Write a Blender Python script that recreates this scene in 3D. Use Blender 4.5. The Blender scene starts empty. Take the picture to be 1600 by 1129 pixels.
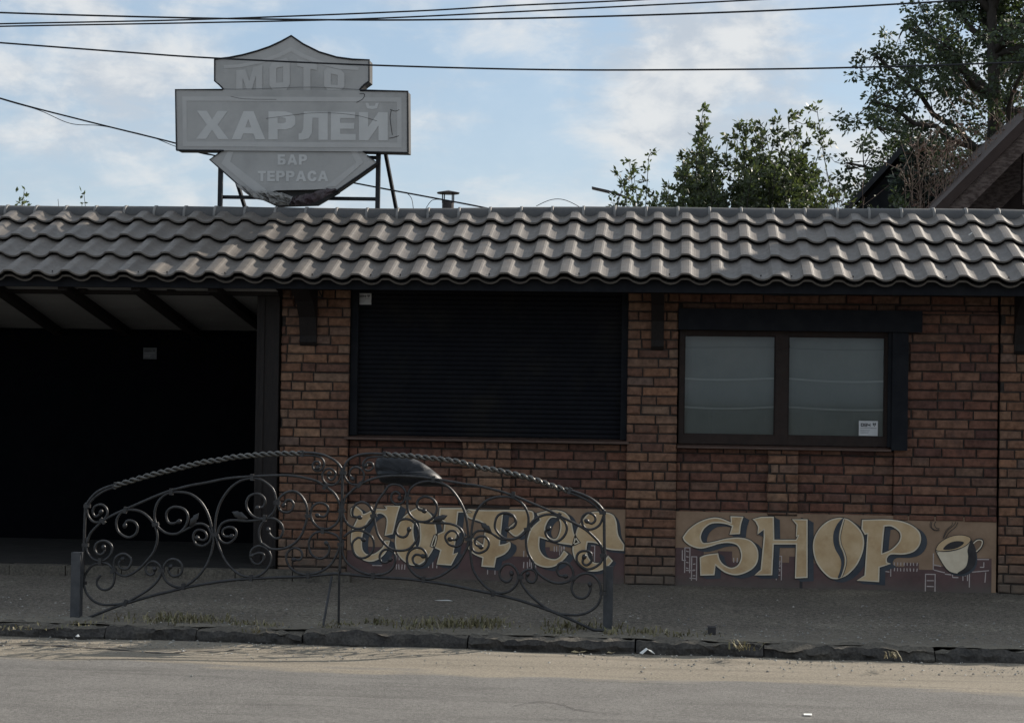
import bpy, math, random
import numpy as np
from mathutils import Vector, Matrix
from mathutils.geometry import tessellate_polygon
random.seed(7)
R = math.radians
SC = bpy.context.scene
COL = SC.collection

# ------------------------------------------------------------------ camera
FPX, PW, PH = 2880.0, 1600, 1129
YAW, PITCH, ROLL = R(5.36), R(1.1), 0.0153
CAM = Vector((0, -14.77, 1.48))
cf = Vector((-math.sin(YAW)*math.cos(PITCH), math.cos(YAW)*math.cos(PITCH), math.sin(PITCH)))
cr0 = Vector((math.cos(YAW), math.sin(YAW), 0)); cu0 = cr0.cross(cf)
cr = cr0*math.cos(ROLL)+cu0*math.sin(ROLL); cu = -cr0*math.sin(ROLL)+cu0*math.cos(ROLL)
cd = bpy.data.cameras.new('camera'); cam = bpy.data.objects.new('camera', cd); COL.objects.link(cam)
cd.sensor_width = 36; cd.lens = 36*FPX/PW; cd.clip_end = 3000; cd.clip_start = .05
m3 = Matrix((cr, cu, -cf)).transposed()
cam.matrix_world = Matrix.Translation(CAM) @ m3.to_4x4()
SC.camera = cam

def P(px, py, Y):
    """point of the vertical plane y = Y seen at that pixel of the photograph"""
    d = cf+cr*((px-PW/2)/FPX)+cu*((PH/2-py)/FPX)
    return CAM+d*((Y-CAM.y)/d.y)
def G(px, py, z=0.0):
    d = cf+cr*((px-PW/2)/FPX)+cu*((PH/2-py)/FPX)
    return CAM+d*((z-CAM.z)/d.z)

# ------------------------------------------------------------------ sun and sky
SUN = Vector((1.15, 1.0, 0.835)).normalized()          # towards the sun: behind the building, well to the right
EL = math.asin(SUN.z); AZ = math.atan2(SUN.x, SUN.y)
sl = bpy.data.lights.new('sun', 'SUN'); so = bpy.data.objects.new('sun', sl); COL.objects.link(so)
sl.energy = 5.0; sl.angle = R(.5); sl.color = (1, .91, .79)
so.rotation_euler = (-SUN).to_track_quat('-Z', 'Y').to_euler(); so.location = (10, 6, 12)
W = bpy.data.worlds.new('World'); SC.world = W; W.use_nodes = True
wn, wl = W.node_tree.nodes, W.node_tree.links
wn.clear()
wo = wn.new('ShaderNodeOutputWorld'); bg = wn.new('ShaderNodeBackground'); bg.inputs[1].default_value = .10
sky = wn.new('ShaderNodeTexSky'); sky.sky_type = 'NISHITA'; sky.sun_disc = False
sky.sun_elevation = EL; sky.sun_rotation = AZ; sky.air_density = 1.0; sky.dust_density = 1.0; sky.ozone_density = 1.5
tc = wn.new('ShaderNodeTexCoord')
def wnoise(scale, detail, rough, vscale, dist=0., off=(0, 0, 0)):
    mp = wn.new('ShaderNodeMapping'); mp.inputs['Scale'].default_value = vscale; mp.inputs['Location'].default_value = off
    n = wn.new('ShaderNodeTexNoise'); n.inputs['Scale'].default_value = scale; n.inputs['Detail'].default_value = detail
    n.inputs['Roughness'].default_value = rough; n.inputs['Distortion'].default_value = dist
    wl.new(tc.outputs['Generated'], mp.inputs[0]); wl.new(mp.outputs[0], n.inputs['Vector']); return n.outputs[0]
def wramp(sock, a, b, va=0., vb=1.):
    r = wn.new('ShaderNodeMapRange'); r.interpolation_type = 'SMOOTHSTEP'
    r.inputs[1].default_value = a; r.inputs[2].default_value = b; r.inputs[3].default_value = va; r.inputs[4].default_value = vb
    wl.new(sock, r.inputs[0]); return r.outputs[0]
def wmath(op, a, b):
    n = wn.new('ShaderNodeMath'); n.operation = op; n.use_clamp = False
    for i, s in enumerate((a, b)):
        if isinstance(s, (int, float)): n.inputs[i].default_value = s
        else: wl.new(s, n.inputs[i])
    return n.outputs[0]
def wmix(f, a, b):
    n = wn.new('ShaderNodeMix'); n.data_type = 'RGBA'
    for i, s in ((0, f), (6, a), (7, b)):
        if isinstance(s, float): n.inputs[i].default_value = s
        elif isinstance(s, tuple): n.inputs[i].default_value = s
        else: wl.new(s, n.inputs[i])
    return n.outputs[2]
big = wnoise(5.0, 9, .56, (1, 1, 2.1), .25, (.37, .1, .05))
puff = wnoise(17.0, 8, .6, (1, 1, 1.7), .3, (1.3, .2, .4))
wisp = wnoise(11.0, 7, .62, (1, 1, 5.0), .6, (.2, 2.1, .7))
cov = wmath('ADD', wmath('ADD', wmath('MULTIPLY', big, .62), wmath('MULTIPLY', puff, .26)), wmath('MULTIPLY', wisp, .18))
cloud = wramp(cov, .44, .60, .10, .97)
sep = wn.new('ShaderNodeSeparateXYZ'); wl.new(tc.outputs['Generated'], sep.inputs[0])
hz = wramp(sep.outputs[2], .0, .20, .42, 0.)
tone = wramp(wmath('ADD', wmath('MULTIPLY', puff, .6), wmath('MULTIPLY', wnoise(38.0, 6, .6, (1, 1, 1.8), .3, (.6, .9, .1)), .4)), .40, .60)
ccol = wmix(tone, (3.95, 4.4, 4.95, 1), (5.7, 5.85, 5.95, 1))
blue = wmix(.62, sky.outputs[0], (2.9, 4.0, 5.25, 1))
wcol = wmix(cloud, blue, ccol)
wcol = wmix(hz, wcol, (5.1, 5.5, 5.75, 1))
wl.new(wcol, bg.inputs[0]); wl.new(bg.outputs[0], wo.inputs[0])
SC.view_settings.view_transform = 'Standard'; SC.view_settings.look = 'None'
SC.view_settings.exposure = 0.45; SC.view_settings.gamma = 1

# ------------------------------------------------------------------ materials
def mat(name, c1, c2=None, scale=6., rough=.8, bump=.0, bscale=60., metal=0., island=None, spec=.3, stretch=(1, 1, 1), contrast=(.35, .65), c3=None, s3=1.5, r3=(.5, .7), grain=None, trans=0.):
    m = bpy.data.materials.new(name); m.use_nodes = True
    n, l = m.node_tree.nodes, m.node_tree.links
    b = n['Principled BSDF']; b.inputs['Roughness'].default_value = rough; b.inputs['Metallic'].default_value = metal
    b.inputs['Specular IOR Level'].default_value = spec
    t = n.new('ShaderNodeTexCoord'); mp = n.new('ShaderNodeMapping'); mp.inputs['Scale'].default_value = stretch
    l.new(t.outputs['Object'], mp.inputs[0])
    def noise(sc, det=6, ro=.6):
        x = n.new('ShaderNodeTexNoise'); x.inputs['Scale'].default_value = sc; x.inputs['Detail'].default_value = det
        x.inputs['Roughness'].default_value = ro; l.new(mp.outputs[0], x.inputs['Vector']); return x.outputs[0]
    def rng(s, a, b_, c=0., d=1.):
        x = n.new('ShaderNodeMapRange'); x.inputs[1].default_value = a; x.inputs[2].default_value = b_
        x.inputs[3].default_value = c; x.inputs[4].default_value = d; l.new(s, x.inputs[0]); return x.outputs[0]
    def mix(f, a, b_, bt='MIX'):
        x = n.new('ShaderNodeMix'); x.data_type = 'RGBA'; x.blend_type = bt
        for i, s in ((0, f), (6, a), (7, b_)):
            if isinstance(s, float): x.inputs[i].default_value = s
            elif isinstance(s, tuple): x.inputs[i].default_value = s+(1,) if len(s) == 3 else s
            else: l.new(s, x.inputs[i])
        return x.outputs[2]
    col = None
    if island:
        g = n.new('ShaderNodeNewGeometry'); rp = n.new('ShaderNodeValToRGB'); rp.color_ramp.interpolation = 'LINEAR'
        el = rp.color_ramp.elements
        while len(el) < len(island): el.new(.5)
        for i, c in enumerate(island): el[i].position = i/(len(island)-1); el[i].color = c+(1,)
        l.new(g.outputs['Random Per Island'], rp.inputs[0]); col = rp.outputs[0]
        f = rng(noise(scale), contrast[0], contrast[1], .65, 1.25)
        x = n.new('ShaderNodeMix'); x.data_type = 'RGBA'; x.blend_type = 'MULTIPLY'; x.inputs[0].default_value = 1
        l.new(col, x.inputs[6]); l.new(f, x.inputs[7]); col = x.outputs[2]
        if c2: col = mix(rng(noise(scale*.35), .55, .75, 0., .55), col, c2)
    elif c2:
        col = mix(rng(noise(scale), contrast[0], contrast[1]), c1, c2)
    else:
        col = mix(rng(noise(scale), .3, .7), tuple(c*.85 for c in c1), tuple(min(1, c*1.12) for c in c1))
    if c3: col = mix(rng(noise(s3, 8, .65), r3[0], r3[1]), col, c3)
    if grain:
        for gs, lo, hi in grain:
            x = n.new('ShaderNodeMix'); x.data_type = 'RGBA'; x.blend_type = 'MULTIPLY'; x.inputs[0].default_value = 1
            l.new(col, x.inputs[6]); l.new(rng(noise(gs, 3, .6), .36, .64, lo, hi), x.inputs[7]); col = x.outputs[2]
    l.new(col, b.inputs['Base Color'])
    if trans:
        tb_ = n.new('ShaderNodeBsdfTranslucent'); ms = n.new('ShaderNodeMixShader'); ms.inputs[0].default_value = trans
        hs_ = n.new('ShaderNodeMix'); hs_.data_type = 'RGBA'; hs_.blend_type = 'MULTIPLY'; hs_.inputs[0].default_value = 1
        l.new(col, hs_.inputs[6]); hs_.inputs[7].default_value = (1.5, 1.7, .8, 1); l.new(hs_.outputs[2], tb_.inputs[0])
        l.new(b.outputs[0], ms.inputs[1]); l.new(tb_.outputs[0], ms.inputs[2]); l.new(ms.outputs[0], n['Material Output'].inputs[0])
    if bump:
        bp = n.new('ShaderNodeBump'); bp.inputs['Strength'].default_value = bump; bp.inputs['Distance'].default_value = .01
        l.new(noise(bscale, 8, .7), bp.inputs['Height']); l.new(bp.outputs[0], b.inputs['Normal'])
    l.new(rng(noise(scale*2.3), .3, .7, max(0, rough-.1), min(1, rough+.1)), b.inputs['Roughness'])
    return m
BR = [(0.158, 0.080, 0.049), (0.217, 0.113, 0.068), (0.113, 0.058, 0.043), (0.242, 0.140, 0.087), (0.167, 0.084, 0.054), (0.192, 0.121, 0.083), (0.129, 0.064, 0.043), (0.225, 0.113, 0.066), (0.138, 0.093, 0.074)]
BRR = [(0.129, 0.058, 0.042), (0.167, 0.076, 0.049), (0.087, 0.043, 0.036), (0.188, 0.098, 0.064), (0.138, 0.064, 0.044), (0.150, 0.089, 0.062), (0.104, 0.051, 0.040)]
M = {
 'brick': mat('pier_brick', (.2, .1, .07), (.10, .075, .06), 22, .9, .5, 70, island=BR),
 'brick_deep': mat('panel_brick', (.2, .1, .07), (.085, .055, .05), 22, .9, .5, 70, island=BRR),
 'mortar': mat('dark_mortar', (.045, .036, .030), (.028, .022, .02), 30, .95, .4, 90),
 'tile': mat('roof_tile', (.098, .085, .075), (.128, .113, .099), 9, .5, .12, 160, spec=.5, c3=(.085, .078, .073), s3=2.2, r3=(.52, .75)),
 'cap': mat('ridge_tile', (.058, .058, .06), (.08, .077, .075), 9, .55, .1, 150, spec=.35),
 'collar': mat('ridge_collar', (.15, .145, .14), (.22, .21, .2), 20, .5),
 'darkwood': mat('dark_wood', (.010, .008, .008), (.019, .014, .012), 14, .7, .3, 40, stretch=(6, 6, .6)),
 'blackpaint': mat('black_paint', (.0055, .0065, .010), (.008, .009, .012), 5, .85, .05, 60),
 'shutter': mat('shutter_paint', (.0085, .009, .012), (.0115, .012, .015), 4, .8, spec=.1, c3=(.018, .017, .0165), s3=2.2),
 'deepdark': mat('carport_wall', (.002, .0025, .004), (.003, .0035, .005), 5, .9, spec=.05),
 'ceiling': mat('ceiling_board', (.36, .355, .35), (.30, .295, .29), 3, .85, .1, 30),
 'sill': mat('sill_metal', (.075, .045, .035), (.10, .062, .048), 9, .5, .1, 40),
 'frame': mat('window_frame', (.018, .011, .009), (.027, .016, .012), 10, .7, .1, 50),
 'blind': mat('blind_cloth', (.34, .37, .365), (.40, .425, .415), 3, .9, .1, 40),
 'plaster': mat('mural_plaster', (.25, .165, .108), (.31, .21, .14), 7, .9, .15, 60, c3=(.20, .13, .09), s3=3, r3=(.5, .75)),
 'maroon': mat('mural_maroon', (.095, .060, .058), (.13, .080, .076), 8, .9, .1, 60),
 'slate': mat('mural_slate', (.052, .060, .072), (.075, .082, .092), 9, .9, .1, 60),
 'lettertan': mat('mural_tan', (.50, .34, .185), (.62, .46, .28), 6, .9, .12, 60, c3=(.42, .27, .14), s3=5, r3=(.52, .72)),
 'cream': mat('mural_cream', (.62, .52, .38), (.72, .63, .48), 10, .9, .1, 60),
 'ink': mat('mural_ink', (.035, .033, .034), (.055, .05, .05), 12, .9),
 'chalk': mat('mural_line', (.40, .34, .32), (.50, .43, .40), 16, .9),
 'iron': mat('wrought_iron', (.030, .030, .032), (.052, .052, .054), 30, .42, .15, 120, metal=.55, spec=.5),
 'wornbar': mat('worn_bar', (.075, .073, .070), (.15, .145, .135), 30, .33, .12, 120, metal=.8, spec=.5),
 'fold_highlight': mat('blind_fold_highlight', (.62, .64, .63), (.68, .70, .69), 8, .8),  # pale colour stands for light caught on the blind's fold edges
 'dimsticker': mat('dimmed_sticker', (.10, .105, .11), (.12, .125, .13), 20, .8),  # paper greyed so its colour carries the dimness deep in the bay
 'post': mat('painted_post', (.046, .049, .055), (.072, .075, .08), 16, .5, .15, 60, metal=.2),
 'signface': mat('hazy_sign_vinyl', (.37, .365, .355), (.42, .415, .405), 3, .6, .05, 20, c3=(.29, .288, .282), s3=2.5, r3=(.5, .8)),  # sign greys lifted so the colour itself carries lens haze
 'signletter': mat('sign_letter', (.55, .55, .54), (.50, .50, .49), 5, .6),
 'signborder': mat('sign_border', (.47, .465, .455), (.43, .425, .415), 5, .6),
 'signedge': mat('sign_edge', (.05, .05, .05), (.075, .075, .075), 8, .7),
 'steel': mat('sign_leg_steel', (.018, .020, .024), (.03, .03, .034), 12, .5, metal=.3),
 'torn': mat('torn_vinyl', (.34, .33, .31), (.16, .155, .15), 9, .55, .3, 20, stretch=(1, 1, 3)),
 'torn_red': mat('torn_red_vinyl', (.042, .026, .032), (.085, .07, .072), 9, .5, .2, 20),
 'asphalt': mat('pavement_asphalt', (.150, .131, .108), (.105, .092, .076), 2.2, .95, 1.0, 90, c3=(.20, .178, .142), s3=1.1, r3=(.5, .68), grain=((30, .6, 1.4), (110, .45, 1.6))),
 'dust': mat('kerb_dust', (.20, .185, .155), (.15, .14, .12), 5, .95, .7, 100),
 'kerb': mat('kerb_shaded_face', (.035, .033, .032), (.065, .060, .054), 9, .9, 1.0, 45, c3=(.10, .09, .075), s3=3, r3=(.55, .75), grain=((60, .7, 1.3),)),  # front face darker than the top, its shade from the sun put into colour
 'kerbtop': mat('kerb_top_dust', (.13, .115, .093), (.09, .08, .067), 6, .95, .9, 60, grain=((60, .7, 1.3),)),
 'ground': mat('far_ground', (.12, .11, .09), (.09, .085, .07), .4, .95),
 'leafd': mat('tree_leaf', (.030, .042, .026), None, 1.2, .6, trans=.24, island=[(.038, .052, .038), (.060, .080, .050), (.078, .10, .062), (.046, .062, .045)]),  # greens lightened with grey, haze put into the leaf colour
 'leafs': mat('shrub_leaf', (.05, .07, .03), None, 1.5, .5, trans=.26, island=[(.048, .064, .036), (.072, .088, .048), (.09, .108, .060), (.058, .073, .044), (.115, .125, .072)]),
 'leafc': mat('conifer_leaf', (.03, .04, .035), None, 1.5, .6, trans=.2, island=[(.022, .032, .032), (.034, .046, .042), (.045, .06, .048)]),
 'leafr': mat('dry_leaf', (.2, .1, .08), None, 4, .7, island=[(.20, .12, .09), (.15, .08, .06), (.10, .085, .05), (.25, .16, .12), (.09, .10, .05)]),
 'bark': mat('bark', (.035, .030, .026), (.06, .052, .045), 14, .9, .5, 40, stretch=(3, 3, .7)),
 'twig': mat('twig', (.20, .135, .105), (.29, .21, .165), 12, .8),
 'weed': mat('weed', (.10, .105, .045), None, 4, .7, island=[(.13, .12, .055), (.20, .17, .09), (.09, .095, .04), (.26, .22, .14), (.15, .135, .065), (.30, .26, .18)]),
 'housewood': mat('weathered_wood', (.058, .040, .034), (.13, .098, .084), 16, .85, .5, 30, stretch=(1, 1, 3), contrast=(.42, .58)),
 'houseroof': mat('brown_flashing', (.040, .026, .022), (.055, .036, .03), 6, .8, .1, 40),
 'housedark': mat('dark_soffit', (.034, .023, .02), (.05, .034, .03), 10, .8, .3, 30),
 'farroof': mat('far_roof', (.018, .020, .023), (.03, .032, .035), 8, .7),
 'wire': mat('wire_rubber', (.02, .022, .026), None, 5, .6),
 'bag': mat('black_bag', (.012, .014, .018), (.018, .02, .025), 6, .5, .3, 25, spec=.4),
 'white': mat('white_paper', (.75, .75, .72), None, 10, .8),
 'sticker': mat('sticker_paper', (.50, .50, .50), (.55, .55, .55), 20, .6),
 'stickerink': mat('sticker_ink', (.05, .05, .055), None, 20, .6),
 'stickerink2': mat('sticker_text', (.26, .26, .27), None, 20, .6),
 'stone': mat('pebble', (.25, .24, .22), None, 6, .9, island=[(.2, .19, .17), (.32, .31, .28), (.12, .12, .115), (.42, .40, .36)]),
 'fallen': mat('fallen_leaf', (.40, .30, .16), (.5, .42, .26), 20, .8),
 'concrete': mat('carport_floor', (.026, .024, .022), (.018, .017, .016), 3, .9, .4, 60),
 'oldmetal': mat('vent_metal', (.05, .045, .045), (.08, .07, .068), 14, .5, metal=.5),
}
def glass():
    m = bpy.data.materials.new('window_glass'); m.use_nodes = True; b = m.node_tree.nodes['Principled BSDF']
    n, l = m.node_tree.nodes, m.node_tree.links
    tr = n.new('ShaderNodeBsdfTransparent'); tr.inputs[0].default_value = (.58, .60, .59, 1)
    gl = n.new('ShaderNodeBsdfGlossy'); gl.inputs['Roughness'].default_value = .04; gl.inputs[0].default_value = (.8, .85, .9, 1)
    fr = n.new('ShaderNodeFresnel'); fr.inputs[0].default_value = 1.5
    mx = n.new('ShaderNodeMixShader'); l.new(fr.outputs[0], mx.inputs[0]); l.new(tr.outputs[0], mx.inputs[1]); l.new(gl.outputs[0], mx.inputs[2])
    l.new(mx.outputs[0], n['Material Output'].inputs[0]); return m
M['glass'] = glass()

# roads need worn bands along the street: built from the y position in metres
def road_material():
    m = mat('road_asphalt', (.136, .130, .122), (.164, .157, .147), 3, .92, .7, 130, grain=((45, .82, 1.16), (150, .7, 1.28)))
    n, l = m.node_tree.nodes, m.node_tree.links
    b = n['Principled BSDF']; base = b.inputs['Base Color'].links[0].from_socket
    g = n.new('ShaderNodeNewGeometry'); s = n.new('ShaderNodeSeparateXYZ'); l.new(g.outputs['Position'], s.inputs[0])
    mp = n.new('ShaderNodeMapping'); mp.inputs['Scale'].default_value = (.5, 1.6, 1); l.new(g.outputs['Position'], mp.inputs[0])
    z = n.new('ShaderNodeTexNoise'); z.inputs['Scale'].default_value = 1.6; z.inputs['Detail'].default_value = 9; z.inputs['Roughness'].default_value = .62; l.new(mp.outputs[0], z.inputs['Vector'])
    a = n.new('ShaderNodeMath'); a.operation = 'MULTIPLY_ADD'; a.inputs[1].default_value = 1.1; l.new(z.outputs[0], a.inputs[0]); l.new(s.outputs[1], a.inputs[2])
    r = n.new('ShaderNodeMapRange'); r.inputs[1].default_value = -4.06; r.inputs[2].default_value = -3.94; l.new(a.outputs[0], r.inputs[0])
    # fine grit
    z2 = n.new('ShaderNodeTexNoise'); z2.inputs['Scale'].default_value = 75; z2.inputs['Detail'].default_value = 8; z2.inputs['Roughness'].default_value = .75; l.new(g.outputs['Position'], z2.inputs['Vector'])
    r2 = n.new('ShaderNodeValToRGB'); r2.color_ramp.elements[0].position = .35; r2.color_ramp.elements[1].position = .68
    r2.color_ramp.elements[0].color = (.15, .130, .102, 1); r2.color_ramp.elements[1].color = (.33, .29, .23, 1); l.new(z2.outputs[0], r2.inputs[0])
    x = n.new('ShaderNodeMix'); x.data_type = 'RGBA'; l.new(r.outputs[0], x.inputs[0]); l.new(base, x.inputs[6]); l.new(r2.outputs[0], x.inputs[7])
    # long tar streaks
    mp3 = n.new('ShaderNodeMapping'); mp3.inputs['Scale'].default_value = (.22, 3.2, 1); l.new(g.outputs['Position'], mp3.inputs[0])
    z3 = n.new('ShaderNodeTexNoise'); z3.inputs['Scale'].default_value = 2.3; z3.inputs['Detail'].default_value = 8; z3.inputs['Distortion'].default_value = .4; l.new(mp3.outputs[0], z3.inputs['Vector'])
    r3 = n.new('ShaderNodeMapRange'); r3.inputs[1].default_value = .52; r3.inputs[2].default_value = .66; r3.inputs[3].default_value = 1.0; r3.inputs[4].default_value = .80; l.new(z3.outputs[0], r3.inputs[0])
    x2 = n.new('ShaderNodeMix'); x2.data_type = 'RGBA'; x2.blend_type = 'MULTIPLY'; x2.inputs[0].default_value = 1
    l.new(x.outputs[2], x2.inputs[6]); l.new(r3.outputs[0], x2.inputs[7]); l.new(x2.outputs[2], b.inputs['Base Color'])
    return m
M['road'] = road_material()
def dirt(m, axis, a, b_, colr, amount, nscale):
    """real dirt lying at the foot of a wall or swept against the kerb"""
    n, l = m.node_tree.nodes, m.node_tree.links
    b = n['Principled BSDF']; base = b.inputs['Base Color'].links[0].from_socket
    g = n.new('ShaderNodeNewGeometry'); s = n.new('ShaderNodeSeparateXYZ'); l.new(g.outputs['Position'], s.inputs[0])
    z = n.new('ShaderNodeTexNoise'); z.inputs['Scale'].default_value = nscale; z.inputs['Detail'].default_value = 9; z.inputs['Roughness'].default_value = .7; l.new(g.outputs['Position'], z.inputs['Vector'])
    ad = n.new('ShaderNodeMath'); ad.operation = 'MULTIPLY_ADD'; ad.inputs[1].default_value = abs(b_-a)*1.6; l.new(z.outputs[0], ad.inputs[0]); l.new(s.outputs[axis], ad.inputs[2])
    r = n.new('ShaderNodeMapRange'); r.inputs[1].default_value = a+abs(b_-a)*.8; r.inputs[2].default_value = b_+abs(b_-a)*.8; r.inputs[3].default_value = amount; r.inputs[4].default_value = 0; l.new(ad.outputs[0], r.inputs[0])
    x = n.new('ShaderNodeMix'); x.data_type = 'RGBA'; x.inputs[7].default_value = colr+(1,); l.new(r.outputs[0], x.inputs[0]); l.new(base, x.inputs[6]); l.new(x.outputs[2], b.inputs['Base Color'])
dirt(M['brick'], 2, .02, .34, (.125, .108, .088), .75, 7)
dirt(M['maroon'], 2, -.01, .10, (.115, .102, .088), .8, 9)
dirt(M['asphalt'], 1, -3.45, -2.55, (.215, .19, .15), .75, 3.5)

# ------------------------------------------------------------------ mesh helpers
class MB:
    def __init__(s): s.v = []; s.f = []; s.mi = []; s.mats = []; s.m = 0
    def use(s, name):
        if name not in s.mats: s.mats.append(name)
        s.m = s.mats.index(name); return s
    def add(s, vs, fs):
        o = len(s.v); s.v += [tuple(v) for v in vs]; s.f += [tuple(i+o for i in f) for f in fs]; s.mi += [s.m]*len(fs)
    def box(s, x0, x1, y0, y1, z0, z1):
        s.add([(x0, y0, z0), (x1, y0, z0), (x1, y1, z0), (x0, y1, z0), (x0, y0, z1), (x1, y0, z1), (x1, y1, z1), (x0, y1, z1)],
              [(0, 3, 2, 1), (4, 5, 6, 7), (0, 1, 5, 4), (1, 2, 6, 5), (2, 3, 7, 6), (3, 0, 4, 7)])
    def tube(s, pts, r, n=6, caps=True):
        pts = [Vector(p) for p in pts]; k = len(pts)
        rr = r if isinstance(r, (list, tuple)) else [r]*k
        vs = []; nrm = None
        for i, p in enumerate(pts):
            t = (pts[min(i+1, k-1)]-pts[max(i-1, 0)])
            if t.length < 1e-9: t = Vector((0, 0, 1))
            t.normalize()
            if nrm is None:
                nrm = t.orthogonal().normalized()
            nrm = (nrm-t*nrm.dot(t)); nrm = nrm.normalized() if nrm.length > 1e-6 else t.orthogonal().normalized()
            b = t.cross(nrm)
            for j in range(n):
                a = 2*math.pi*j/n; vs.append(p+(nrm*math.cos(a)+b*math.sin(a))*rr[i])
        fs = []
        for i in range(k-1):
            for j in range(n):
                fs.append((i*n+j, i*n+(j+1) % n, (i+1)*n+(j+1) % n, (i+1)*n+j))
        if caps: fs += [tuple(range(n))[::-1], tuple(range((k-1)*n, k*n))]
        s.add(vs, fs)
    def bar(s, a, b, w, d, up=(0, 0, 1)):
        """rectangular bar from a to b, w across (perp. to up), d along up"""
        a, b = Vector(a), Vector(b); t = (b-a).normalized(); up = Vector(up)
        x = t.cross(up).normalized(); y = x.cross(t).normalized()
        vs = [q+x*(sx*w/2)+y*(sy*d/2) for q in (a, b) for sx, sy in ((-1, -1), (1, -1), (1, 1), (-1, 1))]
        s.add(vs, [(0, 3, 2, 1), (4, 5, 6, 7), (0, 1, 5, 4), (1, 2, 6, 5), (2, 3, 7, 6), (3, 0, 4, 7)])
    def poly(s, loops, fn, front=True, depth=0., side=None):
        """flat polygon with holes; fn(u, v, d) -> xyz; depth extrudes backwards"""
        tri = tessellate_polygon([[Vector((p[0], p[1], 0)) for p in lp] for lp in loops])
        flat = [p for lp in loops for p in lp]
        vs = [fn(p[0], p[1], 0.) for p in flat]
        if not tri: return
        # orientation: face towards -y
        fs = []
        for t in tri:
            a, b, c = (Vector(vs[i]) for i in t)
            fs.append(tuple(t) if (b-a).cross(c-a).y < 0 else tuple(t)[::-1])
        s.add(vs, fs)
        if depth:
            mm = s.m
            if side: s.use(side)
            for lp in loops:
                k = len(lp); vv = [fn(p[0], p[1], 0.) for p in lp]+[fn(p[0], p[1], depth) for p in lp]
                s.add(vv, [(i, (i+1) % k, k+(i+1) % k, k+i) for i in range(k)])
            s.add([fn(p[0], p[1], depth) for p in flat], [f[::-1] for f in fs])
            s.m = mm
    def ribbon(s, lp, w, fn, closed=True, d=0., inside=0.):
        """mitred ribbon of width w along a loop (u, v); inside shifts it across"""
        k = len(lp); L = []; Rr = []
        for i in range(k):
            p0 = lp[(i-1) % k] if closed or i else lp[i]; p1 = lp[i]; p2 = lp[(i+1) % k] if closed or i < k-1 else lp[i]
            a = Vector((p1[0]-p0[0], p1[1]-p0[1])); b = Vector((p2[0]-p1[0], p2[1]-p1[1]))
            a = a.normalized() if a.length > 1e-9 else b.normalized(); b = b.normalized() if b.length > 1e-9 else a
            na = Vector((-a.y, a.x)); nb = Vector((-b.y, b.x)); mt = na+nb
            mt = mt.normalized() if mt.length > 1e-3 else na
            q = 1/max(.75, mt.dot(na))
            c = Vector(p1)+mt*inside*q
            L.append(c+mt*(w/2*q)); Rr.append(c-mt*(w/2*q))
        vs = [fn(p.x, p.y, d) for p in L]+[fn(p.x, p.y, d) for p in Rr]
        rng = range(k) if closed else range(k-1)
        fs = []
        for i in rng:
            j = (i+1) % k; f = (i, j, k+j, k+i)
            a, b, c = (Vector(vs[x]) for x in f[:3])
            fs.append(f if (b-a).cross(c-a).y < 0 else f[::-1])
        s.add(vs, fs)
    def build(s, name, parent=None, smooth=False, loc=None):
        me = bpy.data.meshes.new(name); me.from_pydata(s.v, [], s.f)
        for n in s.mats: me.materials.append(M[n])
        if len(s.mats) > 1: me.polygons.foreach_set('material_index', s.mi)
        if smooth: me.polygons.foreach_set('use_smooth', [True]*len(s.f))
        me.update()
        o = bpy.data.objects.new(name, me); COL.objects.link(o)
        if loc is not None:
            me.transform(Matrix.Translation(-Vector(loc))); o.location = loc
        if parent is not None: setp(o, parent)
        return o
def wloc(o):
    v = Vector(o.location); p = o.parent
    while p: v += Vector(p.location); p = p.parent
    return v
def setp(o, parent):
    o.parent = parent; o.location = Vector(o.location)-wloc(parent)
def mb(m): return MB().use(m)
def empty(name, loc, label, cat, group=None):
    o = bpy.data.objects.new(name, None); COL.objects.link(o); o.location = loc; o.empty_display_size = .2
    return tag(o, label, cat, group)
def tag(o, label, cat, group=None):
    o['label'] = label; o['category'] = cat
    if group: o['group'] = group
    return o
def struct(o): o['kind'] = 'structure'; return o
def spline(pts, sub=6, closed=False):
    k = len(pts); out = []
    rng = range(k) if closed else range(k-1)
    for i in rng:
        p0 = pts[(i-1) % k] if closed or i else pts[0]; p1 = pts[i]; p2 = pts[(i+1) % k]; p3 = pts[(i+2) % k] if closed or i < k-2 else pts[-1]
        for j in range(sub):
            t = j/sub
            out.append(tuple(.5*((2*b)+(c-a)*t+(2*a-5*b+4*c-d)*t*t+(3*b-a-3*c+d)*t**3) for a, b, c, d in zip(p0, p1, p2, p3)))
    if not closed: out.append(tuple(pts[-1]))
    return out
U = random.uniform

# ------------------------------------------------------------------ setting: ground, pavement, kerb, road
def vnoise(x, y, s):
    from mathutils import noise
    return noise.noise(Vector((x*s, y*s, 3.7)))
def sheet(name, m, x0, x1, y0, y1, step, zf, stepx=None):
    nx = int((x1-x0)/(stepx or step))+1; ny = int((y1-y0)/step)+1
    b = mb(m); vs = []
    for j in range(ny):
        for i in range(nx):
            x = x0+(x1-x0)*i/(nx-1); y = y0+(y1-y0)*j/(ny-1); vs.append((x, y, zf(x, y)))
    b.add(vs, [(j*nx+i, j*nx+i+1, (j+1)*nx+i+1, (j+1)*nx+i) for j in range(ny-1) for i in range(nx-1)])
    return struct(b.build(name, smooth=True))
b = mb('ground'); b.add([(-900, -900, -.5), (900, -900, -.5), (900, 900, -.5), (-900, 900, -.5)], [(0, 1, 2, 3)]); struct(b.build('ground'))
b = mb('ground'); b.add([(-60, .2, -.02), (60, .2, -.02), (60, 70, -.02), (-60, 70, -.02)], [(0, 1, 2, 3)]); struct(b.build('yard'))
KY = -3.56
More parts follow.
